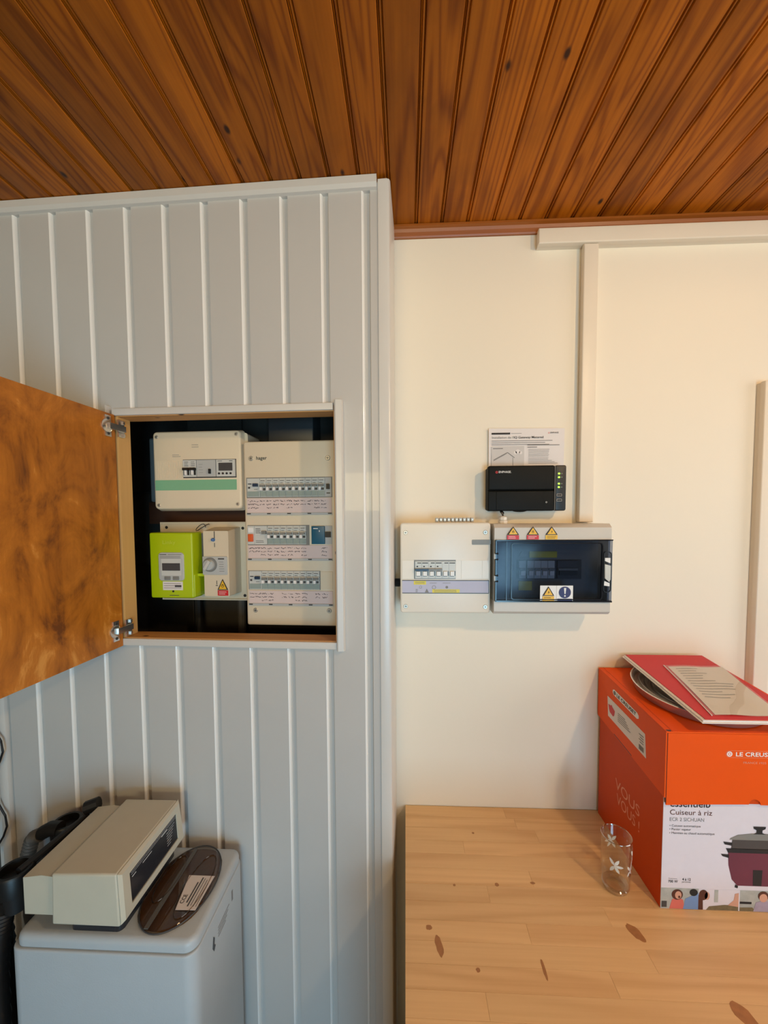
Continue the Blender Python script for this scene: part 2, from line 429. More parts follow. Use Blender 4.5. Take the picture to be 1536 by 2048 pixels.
for j in range(0, 11):
    sj = S0 - PITCH*(j+1); pr = plank_profile(sj); bd = highlight_profile(sj)
    lo, hi = sj+.0028, sj+PITCH+.0026
    if hi <= OS0 or lo >= OS1:
        q = clip(pr, -1.075, 1)
        if len(q) > 2:
            o = link('plank', piece(q, 0, 2.40).mesh('plank', M_clad, (0,0,0), False), wl)
            link('edge_highlight', piece(bd, 0, 2.3995).mesh('edge_highlight', M_highlight, (0,0,0), True), o)
    else:
        a = piece(pr, OZ1+.0005, 2.40); b = piece(pr, 0, OZ0-.0005)
        for x0, x1 in ((-9, OS0), (OS1, 9)):
            q = clip(pr, x0, x1)
            if len(q) > 2:
                b.loft([[(x, y, z) for x, y in q] for z in (OZ0-.0005, OZ1+.0005)])
        o = link('plank', a.mesh('plank', M_clad, (0,0,0), False), wl)
        link('edge_highlight', piece(bd, OZ1+.0005 if sj+PITCH < OS1 else OZ1, 2.3995).mesh('edge_highlight', M_highlight, (0,0,0), True), o)
        o = link('plank', b.mesh('plank', M_clad, (0,0,0), False), wl)
        link('edge_highlight', piece(bd, 0, OZ0-.0005 if sj+PITCH < OS1 else OZ1).mesh('edge_highlight', M_highlight, (0,0,0), True), o)
# narrow last strip beside the corner
q = [(S0+.0028, .0088), (S0+.0165, .0088), (S0+.0182, 0), (-.022, 0), (-.022, .0118), (S0+.0028, .0118)]
link('plank', MB().loft([[(x, y, z) for x, y in q] for z in (0, 2.40)]).mesh('plank', M_clad, (0,0,0), False), wl)
# dark chamber behind the opening
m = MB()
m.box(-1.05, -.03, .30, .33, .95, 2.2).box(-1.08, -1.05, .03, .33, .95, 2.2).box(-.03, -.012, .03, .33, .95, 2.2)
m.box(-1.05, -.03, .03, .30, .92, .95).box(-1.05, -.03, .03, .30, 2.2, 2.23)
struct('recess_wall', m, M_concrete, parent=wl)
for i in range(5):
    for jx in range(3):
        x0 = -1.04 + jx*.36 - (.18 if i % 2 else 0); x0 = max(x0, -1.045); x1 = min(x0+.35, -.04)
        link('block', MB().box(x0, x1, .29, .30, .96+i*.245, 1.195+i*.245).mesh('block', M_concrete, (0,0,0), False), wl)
# trims: white cornice, corner angle, wooden cornice, left corner bead
m = MB().loft([[(x, y, z) for y, z in ((-.012, ZC-.001), (-.012, ZC-.018), (-.007, ZC-.026), (0.0, ZC-.028), (.010, ZC-.028), (.010, ZC-.001))] for x in (-1.09, -.027)])
struct('trim_1', m, M_trim, (0,0,0), True)
m = MB().loft([[(x, y, z) for x, y in ((-.0255, .001), (-.0245, -.003), (-.004, -.0035), (.0018, -.001), (.0045, .004), (.0045, .165), (.001, .165), (.001, .006), (-.0255, .006))] for z in (0, ZC-.006)])
struct('trim_2', m, M_trim, (0,0,0), True, True)
m = MB().loft([[(x, y, z) for y, z in ((YB-.024, ZC-.0005), (YB-.024, ZC-.006), (YB-.017, ZC-.009), (YB-.014, ZC-.016), (YB-.008, ZC-.0225), (YB-.006, ZC-.026), (YB-.0005, ZC-.026), (YB-.0005, ZC-.0005))] for x in (-.033, XR)])
struct('trim_3', m, M_corn, (0,0,0))
m = MB().loft([[(x, y, z) for x, y in ((-1.062, .001), (-1.064, -.005), (-1.074, -.009), (-1.088, -.006), (-1.093, .004), (-1.093, .012), (-1.062, .012))] for z in (0, ZC-.03)])
struct('trim_4', m, M_trim, (0,0,0), True, True)

# ------------------------------------------------------------------ cable trunking on the cream wall
def trunking(name, x0, x1, z0, z1, d, label, vertical):
    t = Thing(name, label, 'trunking', ((x0+x1)/2, YB, z0))
    t.part('base_channel', MB().box(x0+.002, x1-.002, YB-d*.55, YB-.0004, z0+.001, z1-.001), M_trunk)
    t.part('cover', MB().plate(x0, x1, z0, z1, YB-d, YB-d*.5, .0015, .003), M_trunk)
    return t
trunking('cable_trunking', .364, XR-.02, 2.343, 2.384, .030, 'cream horizontal cable trunking running just below the wooden cornice', False)
trunking('cable_trunking', .487, .526, 1.586, 2.342, .026, 'cream vertical cable trunking dropping to the grey enclosure', True)
trunking('cable_trunking', .972, 1.012, .735, 1.966, .030, 'white upright trunking strip on the wall behind the orange box', True)

# ------------------------------------------------------------------ meter cupboard: casing, lining and open door
cab = Thing('meter_cupboard', 'recessed meter cupboard in the clad wall with its stained plywood door open', 'cupboard', (-.42, 0, OZ0), True)
LZ0, LZ1, LS0, LS1 = 1.289, 1.864, -.700, -.137
cab.part('lining_board', MB().box(OS0+.002, OS1-.002, -.006, .046, LZ1, OZ1-.001), M_pine)
cab.part('lining_board', MB().box(OS0+.002, OS1-.002, -.006, .046, OZ0+.001, LZ0), M_pine)
cab.part('lining_board', MB().box(OS0+.002, LS0, -.006, .036, LZ0+.0003, LZ1-.0003), M_pinev)
cab.part('lining_board', MB().box(LS1, OS1-.0005, -.008, .046, LZ0+.0003, LZ1-.0003), M_pine)
def angle_bar(x0, x1, z0, z1):
    return MB().plate(x0, x1, z0, z1, -.0125, -.0005, .0006, .002)
cab.part('casing', angle_bar(-.712, -.1375, 1.866, 1.8835), M_trim)
cab.part('casing', angle_bar(-.716, -.1345, 1.2685, 1.287), M_trim)
cab.part('casing', MB().loft([[(x, y, z) for x, y in ((-.1335, -.001), (-.1335, -.0165), (-.130, -.0185), (-.1165, -.0165), (-.1135, -.011), (-.1135, -.001))] for z in (1.2665, 1.8885)]), M_trim)
cab.part('casing', MB().box(-.7225, -.7205, -.02, -.0005, 1.866, 1.890), M_trim)
cab.part('catch', MB().box(-.1375, -.1345, -.006, .02, 1.575, 1.605), M_black, label='small black door catch')
door = cab.part('door', MB().box(-.7205, -.7035, -.600, -.0135, 1.2685, 1.8665), M_ply, label='stained brown plywood door standing open')
for zh in (1.834, 1.314):
    hb = MB().lathe([(.0005, .004), (.014, .004), (.0165, .003), (.0165, 0), (.0005, 0)], (-.7035, -.040, zh), 20, 'x')
    hb.box(-.7034, -.7005, -.046, -.028, zh-.026, zh+.026)
    hinge = cab.part('hinge', hb, M_steel, door)
    cab.part('hinge_arm', MB().box(-.7006, -.6925, -.040, .012, zh-.0075, zh+.0075), M_steel)
    cab.part('hinge_arm', MB().box(-.6995, -.6955, -.010, .010, zh-.022, zh+.022).box(-.6955, -.692, .002, .008, zh-.020, zh-.012).box(-.6955, -.692, .002, .008, zh+.012, zh+.020), M_steel)
    cab.part('screw', MB().lathe([(.0003, .0018), (.0035, .0012), (.0035, 0)], (-.7006, -.037, zh+.019), 10, 'x'), M_dgrey, door)
    cab.part('screw', MB().lathe([(.0003, .0018), (.0035, .0012), (.0035, 0)], (-.7006, -.037, zh-.019), 10, 'x'), M_dgrey, door)

# things glimpsed inside the dark recess
t = Thing('wooden_batten', 'dark wooden batten crossing the recess behind the meter board', 'batten', (-.57, .24, 1.58), True)
t.part('rail', MB().box(-.80, -.38, .235, .262, 1.585, 1.655), M_batten)
t.part('bracket', MB().box(-.795, -.775, .262, .289, 1.59, 1.65), M_dgrey)
t.part('bracket', MB().box(-.41, -.39, .262, .289, 1.59, 1.65), M_dgrey)
t = Thing('junction_box', 'dark grey junction box above the tall three-row board', 'junction box', (-.32, .27, 1.83), True)
t.part('box', MB().plate(-.385, -.245, 1.83, 1.96, .20, .289, .004, .003), M_dgrey)
t.part('bracket', MB().box(-.37, -.26, .21, .28, 1.815, 1.83), M_black)
t = Thing('junction_box', 'shaded grey box half hidden behind the board with the green strip', 'junction box', (-.74, .25, 1.66), True)
t.part('box', MB().plate(-.775, -.64, 1.655, 1.855, .210, .289, .006, .004), M_mid)
t.part('lid', MB().plate(-.77, -.645, 1.66, 1.85, .205, .210, .005, .002), M_mid)
for x, lab in ((-.66, 'black supply cable hanging below the lime green meter'), (-.51, 'grey flexible conduit hanging below the main breaker')):
    pts = [(x, .262, 1.345 - .04*i) for i in range(4)] + [(x+.008*i, .262, 1.225-.045*i) for i in range(1, 6)]
    single('supply_cable', MB().tube(pts, .013, 10), M_rub if x < -.6 else M_hose, lab, 'cable', (x, .262, 1.0), True)

# ------------------------------------------------------------------ modular devices
def module_meshes(w, h):
    g = .0004
    b = MB(); b.box(g, w-g, .0, .02, -h/2, h/2)                       # body
    b.box(g, w-g, -.004, .0, -h*.02, h*.20)                           # raised nose
    b.box(g, w-g, -.002, .0, h*.30, h*.42)
    body = b.mesh('breaker', M_lgrey, (0,0,0), False)
    d = MB().box(w*.10, w*.90, -.0095, -.004, h*.03, h*.15)           # lever bar
    lever = d.mesh('toggle', M_mid, (0,0,0), False)
    e = MB().box(w*.16, w*.52, -.0100, -.0, -h*.16, h*.02)
    tip = e.mesh('toggle_tip', M_whst, (0,0,0), False)
    e2 = MB().box(w*.54, w*.86, -.003, -.0, -h*.15, h*.01)
    slot = e2.mesh('toggle_slot', M_dgrey, (0,0,0), False)
    f = MB().box(w*.06, w*.94, -.0022, .0, -h*.47, -h*.20)
    mark = f.mesh('marker_window', M_marker, (0,0,0), False)
    p = MB().box(w*.15, w*.8, -.0024, -.002, h*.36, h*.385).box(w*.15, w*.6, -.0004, 0, h*.24, h*.26)
    prn = p.mesh('print', M_ink, (0,0,0), False)
    return body, [('toggle', lever), ('toggle_tip', tip), ('toggle_slot', slot), ('marker_window', mark), ('print', prn)]
def put_module(t, meshes, x, y, z, parent=None):
    b = t.inst('breaker', meshes[0], (x, y, z), parent)
    for nm, me in meshes[1]: link(nm, me, b)
    return b
def cross_screw(t, x, z, y, r=.006):
    s = t.part('screw', MB().lathe([(.0003, -.0012), (r*.8, -.0012), (r, 0), (r, .002)], (x, y, z), 16, 'y'), M_screw)
    q = MB().box(x-r*.55, x+r*.55, y-.0016, y-.0011, z-r*.1, z+r*.1).box(x-r*.1, x+r*.1, y-.00165, y-.0011, z-r*.55, z+r*.55)
    t.part('cross_slot', q, M_dgrey, s)
    return s
def scribble(mb, x0, x1, z, h, y, wd=.0007, rnd=random):
    x = x0; pts = []
    while x < x1:
        pts.append((x, z + rnd.uniform(-h/2, h/2))); x += rnd.uniform(.0009, .0022)
        if rnd.random() < .12 and len(pts) > 1:
            mb.ribbon(pts, wd, y); pts = []; x += .0012
    if len(pts) > 1: mb.ribbon(pts, wd, y)
def lines(mb, x0, x1, z0, z1, n, y, wd, jitter=.25, rnd=random):
    for i in range(n):
        z = z1 + (z0-z1)*(i+.5)/n
        mb.ribbon([(x0, z), (x1 - (x1-x0)*jitter*rnd.random(), z)], wd, y)
def warn_sticker(t, cx, z0, w, h, y, kind, parent=None):
    """triangular warning over a coloured caption bar"""
    bar = h*.32
    st = t.part('sticker', MB().box(cx-w/2, cx+w/2, y, y+.0006, z0, z0+bar) if kind != 'plain' else MB().box(cx-w*.6, cx+w*.6, y, y+.0006, z0-h*.05, z0+h*1.05),
                M_redst if kind == 'red' else (M_yellow if kind == 'yellow' else M_whst), parent)
    zb = z0 + bar + h*.03; zt = z0 + h; hw = w*.5
    tri = lambda k, yy: MB().poly([(cx-hw*k, yy, zb+(1-k)*h*.16), (cx+hw*k, yy, zb+(1-k)*h*.16), (cx, yy, zt-(1-k)*h*.36)], (0, .0003, 0))
    t.part('triangle', tri(1.0, y-.0004), M_ink, st); t.part('triangle', tri(.74, y-.0008), M_yellow, st)
    zc = zb + (zt-zb)*.36; s = h*.085
    if kind == 'yellow':
        sym = MB().poly([(cx+s*.5, y-.0012, zc+s*1.5), (cx-s*.6, y-.0012, zc-s*.1), (cx+s*.1, y-.0012, zc-s*.05), (cx-s*.4, y-.0012, zc-s*1.5), (cx+s*.8, y-.0012, zc+s*.35), (cx+s*.1, y-.0012, zc+s*.3)], (0, .0003, 0))
    else:
        sym = MB().lathe([(s*.75, 0), (s*1.05, 0)], (cx, y-.0012, zc), 14, 'y'); sym.box(cx-s*.16, cx+s*.16, y-.0013, y-.001, zc-s*.1, zc+s*1.4)
    t.part('symbol', sym, M_ink, st)
    cap = MB(); lines(cap, cx-w*.38, cx+w*.38, z0+bar*.15, z0+bar*.85, 2 if kind != 'plain' else 3, y-.0004, h*.03, .3)
    t.part('caption', cap, M_whst if kind == 'red' else M_ink, st)
    return st

# ------------------------------------------------------------------ tall three-row board in the recess
HB = Thing('distribution_board', 'tall three-row distribution board with handwritten strips in the recess', 'distribution board', (-.285, .19, 1.299), True)
hx0, hx1, hz0, hz1, hy = -.414, -.150, 1.299, 1.814, .090
HB.part('housing', MB().plate(hx0+.004, hx1-.004, hz0+.004, hz1-.004, hy+.016, .19, .006), M_beige)
HB.part('cover', MB().plate(hx0, hx1, hz0, hz1, hy+.001, hy+.018, .006, .005), M_ivory)
MOD = .0183; H3 = .051
mm = module_meshes(MOD, H3)
rows = ((1.660, 1.712), (1.5285, 1.580), (1.4035, 1.4525))
strips = ((1.613, 1.657), (1.486, 1.526), (1.359, 1.398))
x00 = -.404
pw_body = MB().box(.0004, 2*MOD-.0004, -.001, .02, -H3/2, H3/2).mesh('residual_switch', M_lgrey, (0,0,0), False)
pw_mark = MB().box(.002, 2*MOD-.002, -.0022, 0, -H3*.47, -H3*.20).mesh('marker_window', M_marker, (0,0,0), False)
pw_print = MB().box(.003, .013, -.0014, -.001, H3*.18, H3*.23).box(.003, .009, -.0014, -.001, -H3*.05, H3*.05).box(.02, .03, -.0014, -.001, -H3*.1, -H3*.08).mesh('print', M_pgrey, (0,0,0), False)
pw_lev = MB().box(MOD*1.0, MOD*1.75, -.008, -.001, H3*.06, H3*.22).mesh('toggle', M_navy, (0,0,0), False)
def rcd(t, x, y, z):
    b = t.inst('residual_switch', pw_body, (x, y, z))
    for nm, me in (('marker_window', pw_mark), ('print', pw_print), ('toggle', pw_lev)): link(nm, me, b)
    return b
for ri, (z0, z1) in enumerate(rows):
    zc = (z0+z1)/2; n0, n1 = ((0, 13), (0, 13), (0, 11))[ri]
    HB.part('module_window', MB().box(x00-.002, x00+MOD*(9.4 if ri == 1 else n1)+.002, hy-.0006, hy+.004, z0-.002, z1+.002), M_mid)
    y = hy - .001
    if ri == 0:
        rcd(HB, x00, y, zc)
        for k in range(2, 12): put_module(HB, mm, x00+k*MOD, y, zc)
        a = HB.part('auxiliary_switch', MB().box(x00+12*MOD+.0005, x00+13*MOD-.0005, y-.001, y+.01, z0, z1), M_greyp)
        HB.part('toggle', MB().box(x00+12.3*MOD, x00+12.75*MOD, y-.009, y, zc-.006, zc+.008), M_black, a)
        HB.part('print', MB().box(x00+12.25*MOD, x00+12.8*MOD, y-.0014, y, z0+.008, z0+.011), M_dgrey, a)
    elif ri == 1:
        a = HB.part('bell_switch', MB().box(x00-.001, x00+MOD-.0005, y-.001, y+.01, z0, z1), M_lgrey)
        HB.part('rocker', MB().plate(x00+.001, x00+MOD-.003, zc-.018, zc+.003, y-.006, y, .001, .001), M_orangep, a, label='orange rocker')
        HB.part('button', MB().box(x00+.001, x00+MOD-.003, y-.003, y, zc+.008, zc+.021), M_whst, a)
        b = HB.part('residual_switch', MB().box(x00+MOD, x00+3*MOD-.0005, y-.001, y+.01, z0, z1), M_lgrey)
        pm = MB(); lines(pm, x00+MOD*1.2, x00+MOD*2, zc+.004, zc+.02, 4, y-.0014, .0012); lines(pm, x00+MOD*1.2, x00+MOD*2.6, z0+.004, z0+.012, 2, y-.0014, .001)
        HB.part('print', pm, M_pen, b); HB.part('toggle', MB().box(x00+MOD*2.2, x00+MOD*2.9, y-.007, y, zc+.003, zc+.012), M_mid, b)
        for k in range(3, 9): put_module(HB, mm, x00+k*MOD+.0005, y, zc)
        c = HB.part('timer', MB().plate(x00+9.9*MOD, x00+11.9*MOD, z0+.001, z1-.001, y-.004, y+.008, .001, .001), M_blue, label='petrol blue timer module')
        HB.part('print', MB().box(x00+10.2*MOD, x00+10.9*MOD, y-.0046, y-.004, z1-.009, z1-.0065).box(x00+11.05*MOD, x00+11.2*MOD, y-.0046, y-.004, zc+.009, zc+.013), M_whst, c)
        d = HB.part('contactor', MB().box(x00+11.95*MOD, x00+13*MOD, y-.001, y+.008, z0, z1), M_greyp)
        HB.part('toggle', MB().box(x00+12.05*MOD, x00+12.85*MOD, y-.008, y, zc-.006, zc+.009), M_black, d)
    else:
        rcd(HB, x00, y, zc)
        for k in range(2, 11): put_module(HB, mm, x00+k*MOD, y, zc)
        HB.part('blanking_plate', MB().box(x00+11*MOD+.003, x00+13*MOD, hy-.001, hy+.004, z0, z1), M_ivory)
    s0, s1 = strips[ri]
    lab = HB.part('label_strip', MB().box(x00-.001, x00+13*MOD, hy-.0015, hy+.003, s0, s1), M_pink, label='handwritten pinkish label strip')
    hw = MB(); rnd = random.Random(30+ri)
    cols = [(0.1, 1.9)] + [(1.95+c*1.05, 2.85+c*1.05) for c in range(10)]
    for ci, (a, b) in enumerate(cols):
        if ri == 1 and ci in (8, 9): continue
        if ri == 2 and ci in (3, 8): continue
        for q in range(rnd.choice((2, 3, 3))):
            scribble(hw, x00+a*MOD, x00+b*MOD-.001, s1-.008-q*.0095, .0046, hy-.0018, .0011, rnd)
    HB.part('handwriting', hw, M_pen, lab, recalc=False)
    HB.part('strip_cover', MB().box(x00-.002, x00+13*MOD+.001, hy-.004, hy-.0015, s0-.003, s0+.0035), M_greyp, lab)
    clp = MB()
    for c in range(5): clp.box(x00+c*.057, x00+c*.057+.010, hy-.0048, hy-.004, s0-.0005, s0+.0025)
    HB.part('clip', clp, M_dgrey, lab)
for x, z in ((-.392, 1.767), (-.176, 1.765), (-.388, 1.342), (-.177, 1.343)): cross_screw(HB, x, z, hy, .0068)
HB.text('hager', M_ink, front(-.377, 1.7635, hy+.0004), width=.030, bold=.02)

# ------------------------------------------------------------------ older board with a green strip
OB = Thing('distribution_board', 'older single-row board with a mint green strip in the recess', 'distribution board', (-.55, .20, 1.628), True)
ox0, ox1, oz0, oz1, oy = -.683, -.424, 1.628, 1.848, .098
OB.part('housing', MB().plate(ox0+.006, ox1+.012, oz0+.004, oz1-.004, oy+.02, .20, .008), M_beige)
OB.part('cover', MB().plate(ox0, ox1, oz0, oz1, oy, oy+.022, .012, .006, .004), M_ivory)
OB.part('slot_cover', MB().box(-.676, -.594, oy-.001, oy+.004, 1.714, 1.766), M_ivory)
rb = MB()
for i in range(15): rb.box(-.672+i*.0052, -.6685+i*.0052, oy-.002, oy, 1.716, 1.764)
OB.part('rib', rb, M_ivory)
OB.part('green_strip', MB().box(-.678, -.438, oy-.001, oy+.004, 1.682, 1.711), M_greenband, label='mint green label strip')
OB.part('module_window', MB().box(-.594, -.438, oy-.0005, oy+.003, 1.716, 1.768), M_dgrey)
b = OB.part('breaker', MB().box(-.592, -.553, oy-.004, oy+.004, 1.719, 1.766), M_lgrey)
for i in range(2):
    xa = -.590 + i*.0195
    OB.part('toggle', MB().box(xa, xa+.017, oy-.012, oy-.004, 1.737, 1.744), M_black, b)
    OB.part('toggle_tip', MB().box(xa+.005, xa+.011, oy-.010, oy-.004, 1.724, 1.737), M_whst, b)
    OB.part('toggle_slot', MB().box(xa+.0005, xa+.0045, oy-.006, oy-.004, 1.724, 1.737).box(xa+.0115, xa+.016, oy-.006, oy-.004, 1.724, 1.737), M_black, b)
    pp = MB(); lines(pp, xa+.002, xa+.014, 1.748, 1.763, 3, oy-.0044, .0012); OB.part('print', pp, M_ink, b)
c = OB.part('contactor', MB().box(-.551, -.496, oy-.005, oy+.004, 1.719, 1.766), M_greyp)
pp = MB(); lines(pp, -.545, -.532, 1.727, 1.757, 4, oy-.0054, .0008); OB.part('print', pp, M_grink, c)
OB.part('lever', MB().box(-.514, -.5095, oy-.012, oy-.005, 1.727, 1.740), M_ink, c)
d = OB.part('programmer', MB().box(-.494, -.440, oy-.005, oy+.004, 1.719, 1.766), M_lgrey)
OB.part('screen', MB().box(-.487, -.447, oy-.0058, oy-.005, 1.735, 1.757), M_pgrey, d)
for i in range(4): OB.part('button', MB().lathe([(.0003, -.002), (.0028, -.0018), (.0030, 0)], (-.486+i*.0112, oy-.005, 1.7275), 12, 'y'), M_ink, d)
pp = MB(); lines(pp, -.49, -.474, 1.7605, 1.7635, 1, oy-.0054, .0012); lines(pp, -.456, -.443, 1.7605, 1.7635, 1, oy-.0054, .0014); OB.part('print', pp, M_ink, d)
pp = MB(); lines(pp, -.567, -.545, 1.800, 1.812, 2, oy-.0005, .0012, .2); lines(pp, -.625, -.600, 1.775, 1.784, 2, oy-.0005, .001, .2)
OB.part('print', pp, M_grink, recalc=False)
for x, z in ((-.671, 1.833), (-.437, 1.837), (-.670, 1.640), (-.437, 1.642)): cross_screw(OB, x, z, oy, .0052)

# ------------------------------------------------------------------ meter board, lime meter and main breaker
MBd = Thing('meter_board', 'beige meter mounting board between the green-strip board and recess floor', 'meter board', (-.58, .2, 1.354), True)
MBd.part('panel', MB().plate(-.712, -.436, 1.354, 1.591, .165, .20, .004, .002), M_beige)
rim = MB()
for a in ((-.712, -.436, 1.587, 1.591), (-.712, -.436, 1.354, 1.358), (-.712, -.708, 1.358, 1.587), (-.440, -.436, 1.358, 1.587)): rim.box(a[0], a[1], .160, .166, a[2], a[3])
MBd.part('rim', rim, M_beige)
for x, z in ((-.455, 1.572), (-.453, 1.368), (-.695, 1.575)):
    MBd.part('fixing_hole', MB().lathe([(.0003, -.0006), (.0045, -.0006), (.0045, 0)], (x, .165, z), 12, 'y'), M_ink)
wire = [(-.575+.02*math.cos(a)*(.6+.1*a), .15, 1.575+.010*math.sin(a*1.3)) for a in [i*.5 for i in range(14)]]
MBd.part('sealing_wire', MB().tube(wire, .0012, 6), M_dgrey)

MT = Thing('electricity_meter', 'lime green smart electricity meter with a small dark display', 'meter', (-.625, .165, 1.376), True)
mx0, mx1, mz0, mz1, my = -.690, -.563, 1.376, 1.562, .080
MT.part('cover', MB().plate(mx0, mx1, mz0, mz1, my, .125, .005, .004, .001), M_lime)
MT.part('back_case', MB().box(mx0+.004, mx1-.003, .125, .1645, mz0+.004, mz1-.004), M_greyp)
MT.part('terminal_cover', MB().plate(mx0+.002, mx1+.002, mz0+.001, mz0+.068, .084, .164, .004, .003), M_lime)
MT.part('tab', MB().box(mx1+.001, mx1+.024, .100, .112, mz0+.060, mz0+.068), M_lime)
f = MT.part('face_frame', MB().plate(-.663, -.588, 1.4255, 1.5065, my-.003, my+.002, .010, .002), M_greyp)
MT.part('window', MB().plate(-.654, -.596, 1.441, 1.488, my-.0036, my-.003, .002), M_lgrey, f)
MT.part('display', MB().box(-.651, -.5985, my-.0044, my-.0036, 1.455, 1.476), M_pgrey, f, label='dark display window')
for x in (-.6455, -.6205): MT.part('button', MB().plate(x, x+.018, 1.4285, 1.4385, my-.0048, my-.003, .001, .0006), M_mid, f)
pp = MB(); lines(pp, -.658, -.638, 1.498, 1.503, 1, my-.0036, .0016, 0); lines(pp, -.634, -.594, 1.499, 1.502, 1, my-.0036, .0009, 0); lines(pp, -.658, -.594, 1.489, 1.497, 2, my-.0036, .0007, .3)
MT.part('print', pp, M_ink, f, recalc=False)
lb = MT.part('label', MB().box(-.653, -.594, my-.0008, my, 1.399, 1.4235), M_paper)
pp = MB(); lines(pp, -.650, -.597, 1.402, 1.421, 3, my-.0012, .0011, .15); pp.box(-.617, -.598, my-.0016, my-.0009, 1.408, 1.4135); MT.part('print', pp, M_pgrey, lb)
MT.part('indicator', MB().lathe([(.0003, -.001), (.0028, -.001), (.003, 0)], (-.623, my, 1.3955), 12, 'y'), M_ink)
pp = MB(); lines(pp, -.634, -.606, 1.381, 1.387, 1, my-.0006, .0016, 0); MT.part('print', pp, M_pgrey, recalc=False)
MT.text('Linky', M_limetext, front(-.650, 1.530, my-.0006), width=.038, bold=.01, height=.010)

BK = Thing('main_breaker', 'beige main breaker with a grey rotary knob beside the lime meter', 'circuit breaker', (-.505, .165, 1.379), True)
bx0, bx1, bz0, bz1, by = -.541, -.467, 1.379, 1.566, .098
rings = [rr(bx0, bx1, bz0, bz1, .003, by, 3), rr(bx0-.001, bx1+.004, bz0-.001, bz1+.010, .003, .1648, 3)]
BK.part('housing', MB().loft(rings), M_beige)
k = BK.part('switch_plate', MB().plate(-.5435, -.471, 1.441, 1.4935, by-.003, by+.002, .002, .001), M_greyp)
BK.part('knob_seat', MB().lathe([(.0003, -.004), (.020, -.004), (.021, 0)], (-.521, by-.002, 1.470), 28, 'y'), M_mid, k)
BK.part('knob', MB().lathe([(.0003, -.010), (.0145, -.010), (.016, -.004)], (-.522, by-.002, 1.470), 28, 'y'), M_greyp, k)
c_, s_ = math.cos(math.radians(58)), math.sin(math.radians(58))
def rotbar(cx, cz, l, w_, y):
    return [(cx+a*l*c_-b*w_*s_, y, cz+a*l*s_+b*w_*c_) for a, b in ((-1,-1),(1,-1),(1,1),(-1,1))]
BK.part('grip', MB().poly(rotbar(-.522, 1.470, .014, .0035, by-.020), (0, .009, 0)), M_lgrey, k)
pp = MB().box(-.497, -.479, by-.0036, by-.003, 1.485, 1.4885); lines(pp, -.494, -.479, 1.448, 1.481, 5, by-.0034, .0008); BK.part('print', pp, M_pgrey, k)
BK.part('sealing_slot', MB().box(-.5085, -.5065, by-.0008, by+.001, 1.545, 1.565).box(-.5082, -.5068, by-.0008, by+.001, 1.520, 1.532), M_dgrey)
BK.part('pin', MB().lathe([(.0003, -.008), (.004, -.007), (.0055, 0)], (-.511, by, 1.541), 12, 'y'), M_bluep, label='blue sealing pin')
warn_sticker(BK, -.486, 1.381, .031, .048, by-.0012, 'red')
BK.part('sealing_slot', MB().box(-.5045, -.503, by-.0008, by+.001, 1.413, 1.424).box(-.507, -.501, by-.0008, by+.001, 1.409, 1.411), M_dgrey)

# ------------------------------------------------------------------ cream board on the cream wall
RB = Thing('distribution_board', 'square single-row distribution board on the cream wall beside the corner', 'distribution board', (.107, YB, 1.341), False)
rx0, rx1, rz0, rz1, ry = -.0145, .228, 1.341, 1.587, 1.040
RB.part('housing', MB().plate(rx0+.004, rx1-.004, rz0+.004, rz1-.003, ry+.020, YB-.0003, .006), M_newwhite)
RB.part('cover', MB().plate(rx0, rx1, rz0, rz1, ry, ry+.022, .008, .005), M_newwhite)
for x, z in ((0, 1.5605), (.2135, 1.5605), (.0, 1.3595), (.2145, 1.359)): cross_screw(RB, x, z, ry, .0062)
RB.part('badge', MB().plate(.178, .2275, 1.5275, 1.541, ry-.0012, ry+.002, .002), M_mid, label='grey blank badge')
RB.part('window_cover', MB().box(-.009, .0225, ry-.001, ry+.003, 1.436, 1.485), M_newwhite)
RB.part('blanking_plate', MB().box(.135, .149, ry-.001, ry+.003, 1.436, 1.485), M_newwhite)
RB.part('blanking_plate', MB().box(.1495, .205, ry-.0012, ry+.003, 1.436, 1.485), M_newwhite)
RB.part('blanking_plate', MB().box(.2055, .2225, ry-.001, ry+.003, 1.436, 1.485), M_newwhite)
RB.part('module_window', MB().box(.0225, .135, ry-.0004, ry+.003, 1.4345, 1.4865), M_mid)
xm = .0255
for i in range(6):
    b = RB.part('breaker', MB().box(xm+i*.0182, xm+i*.0182+.0178, ry-.003, ry+.003, 1.437, 1.483), M_lgrey)
    xa = xm + i*.0182
    RB.part('toggle', MB().box(xa+.0035, xa+.0135, ry-.010, ry-.003, 1.4445, 1.456), M_whst, b)
    RB.part('toggle_slot', MB().box(xa+.0035, xa+.0135, ry-.0045, ry-.003, 1.4425, 1.4448).box(xa+.0152, xa+.0168, ry-.0045, ry-.003, 1.444, 1.457), M_dgrey, b)
    pp = MB()
    if i < 4:
        RB.part('lever', MB().box(xa-.0002, xa+.0180, ry-.011, ry-.003, 1.4575, 1.4635), M_navy if i < 2 else M_mid, b, label='navy lever bar' if i < 2 else 'grey lever bar')
        pp.box(xa+.004, xa+.008, ry-.0036, ry-.003, 1.4675, 1.4705)
    pp.box(xa+(.001 if i % 2 else .006), xa+.0165, ry-.0036, ry-.003, 1.4775, 1.4795)
    RB.part('print', pp, M_ink, b)
ls = RB.part('label_strip', MB().box(-.0095, .2235, ry-.0012, ry+.003, 1.396, 1.4315), M_lilac, label='lilac printed label strip')
RB.part('strip_edge', MB().box(-.0095, .2235, ry-.0022, ry-.0012, 1.430, 1.4318).box(-.0095, .2235, ry-.0022, ry-.0012, 1.3955, 1.3972).box(.2225, .2240, ry-.0022, ry-.0012, 1.396, 1.4315), M_pgrey, ls)
